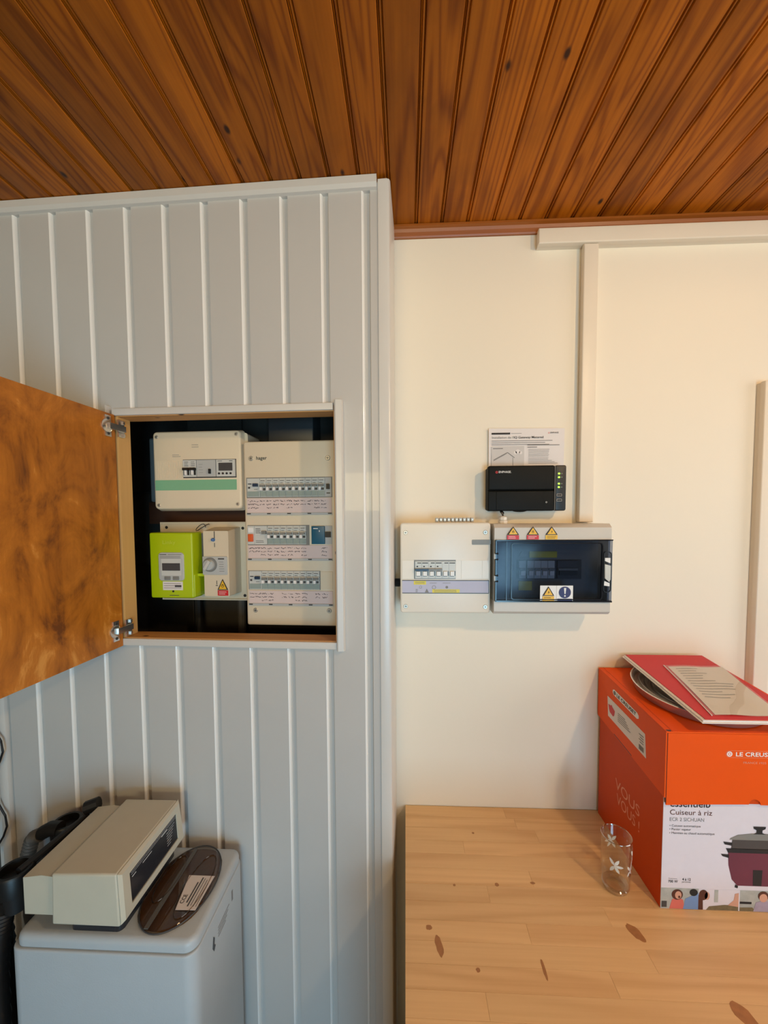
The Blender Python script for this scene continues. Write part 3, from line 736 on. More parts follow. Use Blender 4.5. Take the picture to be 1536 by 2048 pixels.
RB.part('label', MB().box(.022, .055, ry-.0016, ry-.0012, 1.4195, 1.4295).box(.072, .1455, ry-.0016, ry-.0012, 1.3975, 1.407), M_yellow2, ls)
pp = MB(); lines(pp, .0255, .052, 1.4215, 1.4275, 2, ry-.002, .0009, .1); lines(pp, .077, .140, 1.3985, 1.406, 2, ry-.002, .0012, .1); lines(pp, .065, .084, 1.422, 1.426, 1, ry-.0016, .001, 0); lines(pp, .100, .121, 1.422, 1.426, 1, ry-.0016, .001, 0)
pp.lathe([(.003, 0), (.0038, 0)], (.040, ry-.0016, 1.4125), 14, 'y').lathe([(.0042, 0), (.0052, 0)], (.0765, ry-.0016, 1.412), 14, 'y').lathe([(.0003, 0), (.0036, 0)], (.111, ry-.0016, 1.4125), 12, 'y')
pp.poly([(.052, ry-.0016, 1.398), (.0625, ry-.0016, 1.398), (.057, ry-.0016, 1.4085)], (0, .0002, 0)); lines(pp, .027, .033, 1.398, 1.408, 4, ry-.0016, .001, .2)
RB.part('print', pp, M_grink, ls, recalc=False)

# clear terminal strip lying on top, cable stub to the partition
TS = Thing('terminal_strip', 'clear screw terminal strip lying on top of the square board', 'terminal strip', (.135, 1.08, 1.5842), False)
TS.part('rail', MB().box(.082, .189, 1.072, 1.090, 1.5842, 1.5885), M_clear)
for i in range(10):
    x = .0825 + i*.0107
    c = TS.part('terminal', MB().plate(x, x+.0088, 1.5885, 1.6005, 1.066, 1.084, .003, .001), M_greyp)
    TS.part('terminal_screw', MB().lathe([(.0003, -.001), (.0024, -.001), (.0026, .001)], (x+.0044, 1.066, 1.5945), 10, 'y'), M_screw, c)
pts = [(-.030 + .0012*i, 1.075, 1.419) for i in range(18)]
single('cable_gland', MB().tube(pts, [.012 if i % 2 else .0108 for i in range(18)], 12), M_rub, 'black ribbed cable sleeve entering the side of the square board', 'cable', (-.030, 1.075, 1.407))

# ------------------------------------------------------------------ grey enclosure with smoked door
EN = Thing('enclosure', 'grey weatherproof enclosure with a smoked hinged door and warning stickers', 'enclosure', (.385, YB, 1.342), False)
ex0, ex1, ez0, ez1, ey = .234, .5355, 1.343, 1.583, 1.020
ring = [rr(ex0, ex1, ez0, ez1, .012, YB-.0003), rr(ex0, ex1, ez0, ez1, .012, ey+.060)]
EN.part('base', MB().loft(ring), M_encl)
# front frame: two bowed bands above and below the door
def band(z0, z1):
    n = 14; top = []
    for i in range(n+1):
        u = i/n; x = ex0 + (ex1-ex0)*u; bow = .006*(1-(2*u-1)**2)
        top.append((x, bow))
    return top
for z0, z1, s in ((1.541, 1.583, 1), (1.343, 1.378, -1)):
    fr = MB(); pts = band(z0, z1)
    a = [(x, ey+.004-b_*.6, z0) for x, b_ in pts]; b = [(x, ey+.004-b_*.6, z1-(.010 if s > 0 else 0)) for x, b_ in pts]
    c = [(x, ey+.016, z1) for x, b_ in pts] if s > 0 else None
    if s > 0: rows_ = [[(x, ey+.06, z0) for x, _ in pts], a, b, c, [(x, ey+.06, z1) for x, _ in pts]]
    else: rows_ = [[(x, ey+.06, z0) for x, _ in pts], [(x, ey+.012, z0) for x, _ in pts], [(x, ey+.004-b_*.6, z0+.008) for x, b_ in pts], [(x, ey+.004-b_*.6, z1) for x, b_ in pts], [(x, ey+.06, z1) for x, _ in pts]]
    nn = len(pts); vs = [p for r_ in rows_ for p in r_]; fs = []
    for q in range(len(rows_)-1):
        for i in range(nn-1): fs.append((q*nn+i, q*nn+i+1, (q+1)*nn+i+1, (q+1)*nn+i))
    fs.append(tuple(q*nn for q in range(len(rows_)))); fs.append(tuple(q*nn+nn-1 for q in range(len(rows_)))[::-1])
    for i in range(nn-1): fs.append((i, (len(rows_)-1)*nn+i, (len(rows_)-1)*nn+i+1, i+1))
    fr.add(vs, fs); EN.part('frame_band', fr, M_encl)
EN.part('inner_cover', MB().box(ex0+.012, ex1-.012, ey+.048, ey+.056, 1.378, 1.541), M_mid)
EN.part('side_wall', MB().box(ex0+.001, ex0+.006, ey+.008, ey+.06, 1.378, 1.541).box(ex1-.006, ex1-.001, ey+.008, ey+.06, 1.378, 1.541), M_greyp)
yi = ey + .040
mw = MB().box(.305, .478, yi+.004, yi+.010, 1.432, 1.484); EN.part('module_window', mw, M_dgrey)
for i, (xa, wd, mt) in enumerate(((.309, .018, M_greyp), (.331, .0175, M_lgrey), (.3495, .0175, M_lgrey), (.368, .0175, M_lgrey), (.3865, .0175, M_lgrey), (.412, .053, M_pgrey))):
    b = EN.part('breaker', MB().box(xa, xa+wd, yi-.002, yi+.004, 1.434, 1.482), mt)
    EN.part('toggle', MB().box(xa+.003, xa+wd-.003, yi-.009, yi-.002, 1.443, 1.455), M_whst if mt != M_pgrey else M_black, b)
    EN.part('lever', MB().box(xa+.001, xa+wd-.001, yi-.007, yi-.002, 1.456, 1.462), M_mid, b)
EN.part('label', MB().box(.338, .412, yi+.0035, yi+.0075, 1.490, 1.507).box(.310, .346, yi+.0035, yi+.0075, 1.400, 1.425), M_yellow2)
EN.part('label', MB().poly([(.309, yi+.004, 1.492), (.325, yi+.004, 1.492), (.317, yi+.004, 1.507)], (0, .002, 0)), M_grink)
dr = EN.part('door', MB().plate(ex0+.003, ex1+.001, 1.378, 1.5405, ey-.002, ey+.004, .004, .002), M_smoke, label='smoked dark blue door')
def ringframe(x0, x1, z0, z1, tk, y0, y1, r):
    o = rr(x0, x1, z0, z1, r, y0, 5); i = rr(x0+tk, x1-tk, z0+tk, z1-tk, max(r-tk, .001), y0, 5); n = len(o)
    vs = o + i + [(x, y1, z) for x, _, z in o] + [(x, y1, z) for x, _, z in i]; fs = []
    for k in range(n):
        j = (k+1) % n
        fs += [(k, j, n+j, n+k), (2*n+k, 3*n+k, 3*n+j, 2*n+j), (k, 2*n+k, 2*n+j, j), (n+k, n+j, 3*n+j, 3*n+k)]
    return MB().add(vs, fs)
EN.part('window_frame', ringframe(.276, .511, 1.3835, 1.5335, .0025, ey-.0045, ey-.0015, .008), M_smokerim, dr)
EN.part('door_edge', MB().box(ex0+.003, ex1+.001, ey-.003, ey+.004, 1.5385, 1.5415).box(ex0+.003, ex1+.001, ey-.003, ey+.004, 1.3775, 1.3815).box(ex0+.002, ex0+.0045, ey-.003, ey+.006, 1.379, 1.540).box(ex0+.030, ex0+.0315, ey-.0026, ey-.0016, 1.382, 1.537), M_smokerim, dr)
for z in (1.5055, 1.490, 1.4475, 1.432):
    EN.part('hinge_knuckle', MB().tube([(ex0+.001, ey-.001, z), (ex0+.009, ey-.003, z)], .0022, 8), M_black, dr)
EN.part('hinge_insert', MB().box(ex0-.0015, ex0+.0035, ey-.002, ey+.006, 1.491, 1.505).box(ex0-.0015, ex0+.0035, ey-.002, ey+.006, 1.4335, 1.4465), M_greyp)
lt = EN.part('latch_recess', ringframe(.5125, .5325, 1.404, 1.511, .0018, ey-.0052, ey-.0018, .008), M_black)
EN.part('latch', MB().poly([(.515, ey-.006, 1.478), (.530, ey-.006, 1.474), (.530, ey-.006, 1.438), (.527, ey-.006, 1.432), (.516, ey-.006, 1.441)], (0, .004, 0)), M_lgrey, lt)
EN.part('latch', MB().poly([(.516, ey-.004, 1.494), (.530, ey-.004, 1.494), (.530, ey-.004, 1.480), (.516, ey-.004, 1.486)], (0, .003, 0)), M_whst, lt)
EN.part('latch', MB().poly([(.516, ey-.004, 1.434), (.529, ey-.004, 1.428), (.529, ey-.004, 1.420), (.514, ey-.004, 1.422)], (0, .003, 0)), M_whst, lt)
for cx, kd in ((.281, 'red'), (.332, 'red'), (.380, 'yellow')):
    warn_sticker(EN, cx, 1.5425, .031, .034, ey-.0012, kd)
yb = ey - .0052
bs = EN.part('sticker', MB().box(.352, .3938, yb+.0022, yb+.003, 1.379, 1.4215), M_whst, dr)
warn_sticker(EN, .373, 1.3815, .030, .038, yb+.0008, 'yellow', dr)
b2 = EN.part('sticker', MB().box(.3944, .4365, yb+.0022, yb+.003, 1.379, 1.4215), M_whst, dr)
sy = MB().lathe([(.0003, 0), (.0155, 0), (.0155, .0006)], (.4155, yb+.0014, 1.4035), 28, 'y'); sy.box(.3965, .4345, yb+.0016, yb+.0022, 1.3815, 1.387)
EN.part('symbol', sy, M_bluest, dr)
ex = MB().poly([(.4125, yb+.0006, 1.4155), (.4185, yb+.0006, 1.4155), (.4168, yb+.0006, 1.3995), (.4142, yb+.0006, 1.3995)], (0, .0005, 0)).lathe([(.0003, 0), (.0022, 0)], (.4155, yb+.0008, 1.3945), 12, 'y')
EN.part('exclamation_mark', ex, M_whst, dr)
# gland on top and the short black lead up to the gateway
GL = Thing('cable_gland', 'white cable gland with a black lead on top of the enclosure', 'cable gland', (.267, 1.07, 1.5832), False)
GL.part('nut', MB().lathe([(.0003, 0), (.013, 0), (.013, .008), (.0095, .009), (.0115, .010), (.0115, .018), (.007, .021), (.0003, .021)], (.267, 1.07, 1.5832), 8), M_newwhite)
GL.part('lead', MB().tube([(.267, 1.07, 1.602), (.2665, 1.071, 1.612), (.266, 1.085, 1.6165)], .0042, 8), M_black)

# ------------------------------------------------------------------ gateway unit and its installation sheet
GW = Thing('gateway', 'black communication gateway with four green lights and a small logo', 'gateway', (.335, YB, 1.618), False)
gx0, gx1, gz0, gz1, gy = .2285, .4405, 1.618, 1.7425, 1.080
GW.part('back_case', MB().plate(gx0+.002, gx1-.002, gz0+.002, gz1-.002, gy+.014, YB-.0055, .005), M_gate)
GW.part('cover', MB().plate(gx0, .4095, 1.6755, gz1, gy, gy+.016, .005, .004), M_gate)
GW.part('terminal_door', MB().plate(gx0, .4095, gz0, 1.6735, gy+.0015, gy+.016, .004, .003), M_gate)
GW.part('door_grip', MB().plate(.251, .380, gz0+.002, 1.672, gy+.0005, gy+.003, .003, .001), M_gate)
GW.part('bump', MB().lathe([(.0003, 0), (.017, 0), (.020, .014)], (.320, gy+.004, gz0+.0012), 24, 'y', sy=.22), M_gate)
sp = GW.part('side_panel', MB().plate(.4105, gx1, gz0, gz1, gy+.0005, gy+.016, .005, .003), M_black)
GW.part('edge_line', MB().box(.4095, .4108, gy+.001, gy+.004, gz0+.002, gz1-.002), M_mid, sp)
for z in (1.7195, 1.7095, 1.692, 1.6825):
    GW.part('led', MB().lathe([(.0003, -.0012), (.0020, -.0010), (.0027, .0006)], (.4205, gy+.0005, z), 14, 'y', sx=1.2), M_led, sp, label='lit green status light')
    GW.part('icon', MB().box(.4265, .4295, gy-.0001, gy+.0004, z-.0012, z+.0012), M_mid, sp)
for z in (1.661, 1.647):
    ub = GW.part('socket', ringframe(.4145, .4285, z-.0035, z+.0035, .0011, gy-.0012, gy+.0005, .001), M_steel, sp)
    GW.part('socket_tongue', MB().box(.4165, .4265, gy-.0003, gy+.0004, z-.0008, z+.0012), M_black, ub)
GW.part('screw', MB().lathe([(.0011, -.0012), (.0024, -.0012), (.0026, .001)], (.387, gy+.0005, 1.6415), 16, 'y'), M_steel)
GW.text('ENPHASE.', M_whst, front(.257, 1.7225, gy-.0004), width=.034, bold=.022)
lg = MB().lathe([(.0024, 0), (.0034, 0)], (.2515, gy-.0004, 1.7245), 18, 'y'); lg.lathe([(.0009, 0), (.0016, 0)], (.2515, gy-.0004, 1.7245), 12, 'y')
GW.part('emblem', lg, M_redst, recalc=False)
PP = Thing('instruction_sheet', 'white printed installation sheet tucked behind the black gateway', 'sheet', (.344, YB-.003, 1.66), False)
py = YB - .0035
sh = PP.part('sheet', MB().add([(.239, py, 1.625), (.449, py, 1.625), (.4505, py-.004, 1.8515), (.238, py-.004, 1.8535), (.239, py+.0004, 1.625), (.449, py+.0004, 1.625), (.4505, py-.0036, 1.8515), (.238, py-.0036, 1.8535)],
        [(0,1,2,3), (7,6,5,4), (0,4,5,1), (1,5,6,2), (2,6,7,3), (3,7,4,0)]), M_paper)
pf = py - .0048
PP.part('title_bar', MB().box(.246, .298, pf, pf+.0004, 1.836, 1.841), M_ink, sh)
PP.text('Installation de l\u2019', M_grink, front(.2475, 1.8245, pf), width=.0600, parent=sh, height=.0062)
PP.text('IQ Gateway Metered', M_ink, front(.3085, 1.8245, pf), width=.0830, bold=.02, parent=sh, height=.0060)
PP.text('ENPHASE', M_ink, front(.4105, 1.8375, pf), width=.023, bold=.015, parent=sh)
PP.part('emblem', MB().lathe([(.0014, 0), (.0021, 0)], (.4065, pf, 1.8389), 14, 'y'), M_redst, sh, recalc=False)
pp = MB(); lines(pp, .246, .432, 1.8045, 1.8205, 3, pf, .0012, .35, random.Random(3)); lines(pp, .301, .330, 1.837, 1.840, 1, pf, .0008, 0); pp.box(.347, .4365, pf, pf+.0002, 1.8045, 1.806)
lines(pp, .347, .374, 1.797, 1.802, 1, pf, .0018, 0); lines(pp, .350, .415, 1.772, 1.795, 6, pf, .0007, .15, random.Random(5)); lines(pp, .350, .432, 1.752, 1.771, 5, pf, .0007, .4, random.Random(6))
pp.ribbon([(.252, 1.764), (.291, 1.785), (.311, 1.770)], .0014, pf - .0004); pp.ribbon([(.251, 1.761), (.289, 1.782)], .0007, pf-.0004); pp.ribbon([(.3065, 1.770), (.3065, 1.748)], .0007, pf-.0004); lines(pp, .250, .278, 1.795, 1.798, 1, pf-.0004, .0016, 0)
PP.part('print', pp, M_pgrey, sh, recalc=False)
PP.part('diagram_panel', MB().box(.246, .338, pf+.0002, pf+.0006, 1.745, 1.803), plain('printed_light_grey', (204, 198, 194), .6), sh)
PP.part('cloud', MB().lathe([(.0003, 0), (.0065, 0)], (.320, pf-.0003, 1.787), 16, 'y').lathe([(.0003, 0), (.0045, 0)], (.328, pf-.0003, 1.784), 16, 'y').lathe([(.0003, 0), (.0045, 0)], (.313, pf-.0003, 1.784), 16, 'y'), M_paper, sh, recalc=False)

# ------------------------------------------------------------------ table of glued pine staves
TZ = .730
TB = Thing('table', 'solid pine table of glued staves against the cream wall', 'table', (.7, .8, 0), False)
rnd = random.Random(11)
SW = .0415; tx0, tx1 = -.003, 1.46
forced = {5: .300, 8: .255, 9: .480}
for r_ in range(17):
    y1 = YB-.002 - r_*SW; y0 = y1 - SW
    cuts = [tx0]; x = tx0 + rnd.uniform(.12, .5)
    if r_ in forced: x = forced[r_]
    while x < tx1-.08: cuts.append(x); x += rnd.uniform(.28, .62)
    cuts.append(tx1)
    for a, b in zip(cuts, cuts[1:]):
        c = ((a+b)/2, (y0+y1)/2, TZ)
        g = .0001; e = .0004
        mb = MB(); mb.loft([[(x_, y_, z_) for x_, y_ in ((a+i, y0+i), (b-i, y0+i), (b-i, y1-i), (a+i, y1-i))] for z_, i in ((TZ, g+e), (TZ-e, g), (TZ-.027, g))])
        o = link('stave', mb.mesh('stave', M_table, c, False), TB.o, [c[i]-TB.org[i] for i in range(3)])
TB.part('side_panel', MB().box(.002, .024, .45, 1.11, 0, TZ-.0272), M_pinev)  # unseen panel, added to block door light from the gap beside the table
for x, y in ((1.41, 1.07), (1.41, .50)):
    TB.part('leg', MB().box(x-.03, x+.03, y-.03, y+.03, 0, TZ-.0272), M_pinev)
for a in ((.0242, 1.38, 1.06, 1.08), (.0242, 1.38, .49, .51)): TB.part('apron', MB().box(a[0], a[1], a[2], a[3], TZ-.11, TZ-.0272), M_pine)
for a in (1.40,): TB.part('apron', MB().box(a, a+.02, .53, 1.04, TZ-.11, TZ-.0272), M_pine)
for x, y, ra, rb_, an in ((.184,1.031,.0035,.003,0), (.214,.882,.005,.0045,0), (.047,.780,.0065,.005,0), (.066,.745,.007,.021,12), (.479,.786,.010,.021,28), (.264,.711,.003,.018,0), (.588,.656,.013,.02,30), (.113,.877,.003,.003,0), (.137,.706,.004,.004,0), (.30,.889,.006,.003,0)):
    c_, s_ = math.cos(math.radians(an)), math.sin(math.radians(an)); n = 18; r2 = random.Random(int(x*999))
    pts = []
    for k in range(n):
        t_ = k*2*math.pi/n; q = 1 + .12*r2.uniform(-1, 1); u, v = ra*math.cos(t_)*q, rb_*math.sin(t_)*q
        pts.append((x+u*c_-v*s_, y+u*s_+v*c_, TZ+.00025))
    TB.part('knot', MB().poly(pts, (0, 0, -.0003)), M_knot)

# ------------------------------------------------------------------ rice cooker carton
RC = Thing('carton', 'rice cooker carton with a white printed front under the orange lid', 'box', (.735, .98, TZ), False)
fy, cx0, cx1 = .840, .564, .907
RC.part('carton_body', MB().box(cx0, cx1, fy+.0012, 1.118, TZ+.0003, 1.118), M_orange2, smooth=False)
fp = RC.part('front_panel', MB().box(cx0, cx1, fy, fy+.0012, TZ+.0003, 1.116), M_card, label='white printed front panel', smooth=False)
yy = fy - .0004
RC.text('essentielb', M_ink, front(.578, .9650, yy), width=.085, bold=.02, parent=fp)
RC.text('Cuiseur \u00e0 riz', M_hair, front(.578, .9470, yy), width=.0895, parent=fp, height=.0115)
RC.text('ECR 2 SICHUAN', M_grink, front(.578, .9325, yy), width=.073, parent=fp, height=.0080)
for s, z, wd in (('\u2022 Cuisson automatique', .9195, .066), ('\u2022 Panier vapeur', .9115, .046), ('\u2022 Maintien au chaud automatique', .9030, .096)):
    RC.text(s, M_pgrey, front(.578, z, yy), width=wd, parent=fp, height=.0050)
RC.text('Puissance', M_grink, front(.5795, .799, yy), width=.018, parent=fp, height=.0025)
RC.text('700 W', M_ink, front(.579, .7910, yy), width=.0205, bold=.02, parent=fp, height=.0058)
RC.text('4 \u00e0 12', M_ink, front(.609, .7965, yy), width=.018, bold=.02, parent=fp, height=.0058)
RC.text('personnes', M_grink, front(.6085, .7915, yy), width=.0185, parent=fp, height=.0028)
# printed picture of the cooker
def pr(name, mb, mat): return RC.part(name, mb, mat, fp, recalc=True)
def disc(x, z, rx, rz, y, n=24, a0=0, a1=360):
    return [(x+rx*math.cos(math.radians(a0+(a1-a0)*k/n)), y, z+rz*math.sin(math.radians(a0+(a1-a0)*k/n))) for k in range(n + (0 if a1-a0 == 360 else 1))]
cx = .768
def quad(pts, y): return MB().poly([(x, y, z) for x, z in pts], (0, .0002, 0))
pr('printed_cooker', quad([(cx-.064, .866), (cx+.064, .866), (cx+.062, .835), (cx+.054, .803), (cx+.042, .789), (cx-.042, .789), (cx-.054, .803), (cx-.062, .835)], yy), M_plum)
pr('printed_rim', quad([(cx-.069, .874), (cx+.069, .874), (cx+.064, .864), (cx-.064, .864)], yy-.0002), M_ink)
pr('printed_steamer', quad([(cx-.056, .894), (cx+.056, .894), (cx+.058, .873), (cx-.058, .873)], yy-.0002), M_pgrey)
pr('printed_lid', quad([(cx-.062, .894)] + [(x, z) for x, _, z in disc(cx, .897, .060, .011, 0, 16, 180, 0)][0:0] + [(cx-.060, .897), (cx-.045, .905), (cx-.015, .909), (cx+.015, .909), (cx+.045, .905), (cx+.060, .897), (cx+.062, .894)], yy-.0004), M_mid)
pr('printed_knob', quad([(cx-.013, .925), (cx+.013, .925), (cx+.012, .920), (cx+.006, .917), (cx+.006, .911), (cx+.013, .908), (cx-.013, .908), (cx-.006, .911), (cx-.006, .917), (cx-.012, .920)], yy-.0006), M_ink)
pr('printed_handle', quad([(cx-.075, .889), (cx-.056, .887), (cx-.056, .880), (cx-.072, .883)], yy-.0004), M_ink)
pr('printed_handle', quad([(cx-.079, .861), (cx-.062, .860), (cx-.062, .852), (cx-.076, .856)], yy-.0004), M_ink)
pr('printed_switch', quad([(cx-.010, .826), (cx+.010, .826), (cx+.009, .790), (cx-.009, .790)], yy-.0002), M_ink)
for s in (-1, 1): pr('printed_foot', quad([(cx+s*.046, .792), (cx+s*.040, .788), (cx+s*.041, .783), (cx+s*.047, .785)], yy-.0002), M_ink)
# strip of photographs along the lower edge
z0, z1 = TZ+.001, .7785
pr('printed_photo', quad([(cx0+.0005, z0), (.6445, z0), (.6445, z1), (cx0+.0005, z1)], yy+.0001), M_ptile)
pr('printed_photo', quad([(.6447, z0), (.733, z0), (.733, z1), (.6447, z1)], yy+.0001), M_card)
pr('printed_photo', quad([(.7332, z0), (cx1-.001, z0), (cx1-.001, z1), (.7332, z1)], yy+.0001), M_ptile)
def dot(x, z, rx, rz, mat, lay): pr('printed_figure', MB().poly(disc(x, z, rx, rz, yy-.0002*lay), (0, .0001, 0)), mat)
pr('printed_figure', quad([(.583, z0), (.616, z0), (.612, .752), (.600, .758), (.588, .752)], yy-.0002), M_salmon)
dot(.599, .764, .012, .012, M_hair, 2); dot(.601, .763, .007, .009, M_skin, 3); dot(.603, .759, .0022, .003, M_hair, 4)
pr('printed_figure', quad([(.612, z0), (.6445, z0), (.6445, .769), (.632, .763), (.617, .755)], yy-.0003), M_sky)
dot(.634, .770, .0085, .008, M_ink, 3); pr('printed_figure', quad([(.566, z0+.003), (.577, z0+.003), (.577, .748), (.566, .748)], yy-.0002), M_pgrey)
dot(.655, .765, .0095, .012, M_hair, 2); dot(.663, .763, .0055, .009, M_skin, 2)
pr('printed_figure', quad([(.6447, z0), (.655, z0), (.654, .757), (.6447, .765)], yy-.0002), M_hair)
pr('printed_figure', quad([(.662, z0), (.730, z0), (.730, .743), (.700, .7435), (.668, .739)], yy-.0002), M_ptile2)
pr('printed_figure', quad([(.6785, .749), (.6865, .749), (.6865, .7775), (.6785, .7775)], yy-.0002), M_ptile)
pr('printed_figure', quad([(.708, .743), (.730, .740), (.730, .772), (.722, .770), (.720, .755)], yy-.0003), M_skin)
pr('printed_figure', quad([(.733, .7475), (.758, .7475), (.758, .7525), (.733, .7525)], yy-.0002), M_ink)
pr('printed_figure', quad([(.762, z0), (.80, z0), (.797, .752), (.785, .758), (.767, .752)], yy-.0003), M_lav); dot(.782, .767, .011, .011, M_hair, 3); dot(.782, .763, .0085, .0095, M_skin, 4)
pr('printed_figure', quad([(.7332, z0), (.768, z0), (.760, .740), (.7332, .739)], yy-.0002), M_ptile2)
RC.text('VOUS', M_pinkline, side(1.030, .872, cx0-.0004), width=.107, height=.027)
RC.text('VOUS !', M_pinkline, side(1.022, .835, cx0-.0004), width=.100, height=.027)

# ------------------------------------------------------------------ orange cookware box lid
LD = Thing('box_lid', 'orange cookware box lid with white lettering fitted over the carton', 'box lid', (.736, .98, 1.0), False)
SL = .0862
lx0, lx1, ly0, ly1, lz0, lz1 = .5600, .912, .832, 1.124, .978, 1.138
def zs(y): return (y-ly0)*SL
def panel(pts, vec): return MB().poly(pts, vec)
LD.part('top_panel', panel([(lx0, ly0, lz1), (lx1, ly0, lz1), (lx1, ly1, lz1+zs(ly1)), (lx0, ly1, lz1+zs(ly1))], (0, 0, -.003)), M_orange, smooth=False)
fl = [(lx0+.004, lz0-.004), (.630, lz0-.001), (.70, lz0+.001), (.736, lz0+.002)]
arc = [(.749+.0125*math.cos(math.radians(a)), lz0+.001+.0125*math.sin(math.radians(a))) for a in range(180, -1, -15)]
fl = fl + arc + [(.80, lz0+.001), (lx1-.001, lz0)] + [(lx1-.001, lz1-.0035), (lx0+.004, lz1-.0035)]
ff = LD.part('front_flap', panel([(x, ly0, z) for x, z in fl], (0, .003, 0)), M_orange, smooth=False)
for x, a in ((lx0, .003), (lx1, -.003)):
    LD.part('side_flap', panel([(x, ly0+.001, lz0+.012), (x, ly1, lz0+.020+zs(ly1)), (x, ly1, lz1+zs(ly1)-.0032), (x, ly0+.001, lz1-.0032)], (a, 0, 0)), M_orange, smooth=False)
LD.part('back_flap', panel([(lx0+.004, ly1, lz0+.04), (lx1-.004, ly1, lz0+.04), (lx1-.004, ly1, lz1+zs(ly1)-.0035), (lx0+.004, ly1, lz1+zs(ly1)-.0035)], (0, -.003, 0)), M_orange, smooth=False)
LD.part('fold_line', MB().poly([(lx0+.012, ly0, lz1+.0003), (lx0+.014, ly0, lz1+.0003), (lx0+.014, ly1, lz1+zs(ly1)+.0003), (lx0+.012, ly1, lz1+zs(ly1)+.0003)], (0, 0, -.0004)), M_orange2)
LD.part('slit', MB().poly([(lx0-.0003, y, z) for y, z in ((1.036, 1.0165), (.955, 1.0075), (.955, 1.0055), (1.036, 1.0145))], (.0004, 0, 0)), M_hair)
LD.part('corner_gap', MB().box(lx0+.0031, lx0+.0042, ly0+.0006, ly0+.004, lz0, lz1-.004), M_hair)
LD.part('tuck_flap', MB().box(.728, .770, ly0+.0036, ly0+.0056, lz0+.0005, lz0+.04), M_orange2)
LD.part('corner_hole', MB().lathe([(.0003, .0006), (.005, .0006), (.005, 0)], (lx0+.007, ly0+.005, lz1), 14), M_hair)
wy = ly0 - .0004
LD.text('LE CREUSET', M_whst, front(.7055, 1.0868, wy), width=.083, bold=.035, parent=ff, height=.0090)
LD.part('emblem', MB().lathe([(.0003, 0), (.0022, 0)], (.6925, wy, 1.0912), 14, 'y').lathe([(.0034, 0), (.0058, 0)], (.6925, wy, 1.0912), 20, 'y'), M_whst, ff, recalc=False)
LD.part('badge_outline', ringframe(.6845, .7940, 1.0835, 1.0990, .0005, wy-.0001, wy+.0003, .0077), M_pinkline, ff)
LD.text('FRANCE 1925', M_pinkline, front(.7215, 1.0705, wy), width=.047, bold=.01, parent=ff, height=.0045)
sx = lx0 - .0005
pl = LD.part('badge', MB().poly([(sx, y, z+zs(y)) for y, z in ((1.040, 1.118), (.936, 1.1165), (.930, 1.1125), (.930, 1.1055), (.936, 1.1015), (1.040, 1.103), (1.046, 1.107), (1.046, 1.114))], (.0004, 0, 0)), M_whst)
LD.text('LE CREUSET', M_ink, lambda u, v: (sx-.0004, 1.026-u, 1.1058+zs(1.026-u)+v), width=.086, bold=.04, parent=pl, height=.0085)
LD.part('emblem', MB().lathe([(.0003, 0), (.0018, 0)], (sx-.0004, 1.036, 1.1102+zs(1.036)), 14, 'x').lathe([(.003, 0), (.0052, 0)], (sx-.0004, 1.036, 1.1102+zs(1.036)), 16, 'x'), M_ink, pl, recalc=False)
lb = LD.part('label', MB().poly([(sx, y, z) for y, z in ((1.072, 1.104), (.904, 1.091), (.898, 1.036), (1.067, 1.050))], (.0004, 0, 0)), M_paper, label='white product label')
LD.part('printed_pot', MB().poly([(sx-.0004, y, z) for y, z in ((1.066, 1.084), (1.053, 1.085), (1.050, 1.089), (1.046, 1.085), (1.033, 1.079), (1.036, 1.066), (1.041, 1.061), (1.058, 1.065), (1.062, 1.072))], (.0002, 0, 0)), M_redst, lb)
pp = MB()
for i in range(5): pp.box(sx-.0006, sx-.0004, .985-.006*i, 1.018, 1.081-.005*i, 1.0825-.005*i)
LD.part('print', pp, M_grink, lb); pp = MB()
for i in range(4): pp.box(sx-.0006, sx-.0004, .908, .926-.004*(i % 2), 1.079-.006*i, 1.081-.006*i)
LD.part('print', pp, M_grink, lb); pp = MB()
for i in range(8): pp.box(sx-.0006, sx-.0004, .907+.0024*i, .9082+.0024*i, 1.043, 1.055)
LD.part('bar_code', pp, M_grink, lb)

# ------------------------------------------------------------------ dish, folder and sheet on the lid
tilt = math.atan(SL)
DC = (.722, .974, lz1+zs(.974)+.0006)
prf = [(.0005, .003), (.060, .003), (.085, .004), (.088, .010), (.0905, .010), (.093, .005), (.100, .006), (.103, .014), (.1055, .014), (.108, .008), (.115, .009), (.118, .019), (.1205, .019), (.123, .011), (.129, .012), (.134, .0225), (.1375, .0235), (.1385, .0225), (.130, .002), (.124, 0), (.0005, 0)]
DS = Thing('baking_dish', 'round shallow metal dish with ringed sides under the red folder', 'dish', DC, False, rot=(tilt, 0, 0))
DS.part('dish', MB().lathe(prf, DC, 64), M_tin)
DS.part('rim', MB().lathe([(.1355, .0225), (.1372, .0243), (.1392, .0235), (.1384, .0215), (.1355, .0225)], DC, 64), M_steel)
FO = Thing('folder', 'red card folder with white papers inside lying on the round dish', 'folder', (.729, .963, 1.17), False)
def fz(y): return 1.1655 + (y-.813)*.106
def leaf(x0, x1, y0, y1, h, dx=0):
    return [(x0+dx, y0, fz(y0)+h), (x1+dx, y0, fz(y0)+h), (x1, y1, fz(y1)+h), (x0, y1, fz(y1)+h)]
FO.part('papers', MB().poly(leaf(.6225, .834, .8155, 1.112, .0070), (0, 0, -.0035)), M_paper, smooth=False)
FO.part('back_cover', MB().poly(leaf(.619, .837, .812, 1.112, .0035), (0, 0, -.0012)), M_whst, smooth=False)
FO.part('front_cover', MB().poly(leaf(.629, .840, .818, 1.113, .0084), (0, 0, -.0012)), M_red, label='red front cover', smooth=False)
ST = Thing('plastic_sleeve', 'small clear sleeve holding a printed sheet on the red folder', 'sleeve', (.75, .93, 1.19), False)
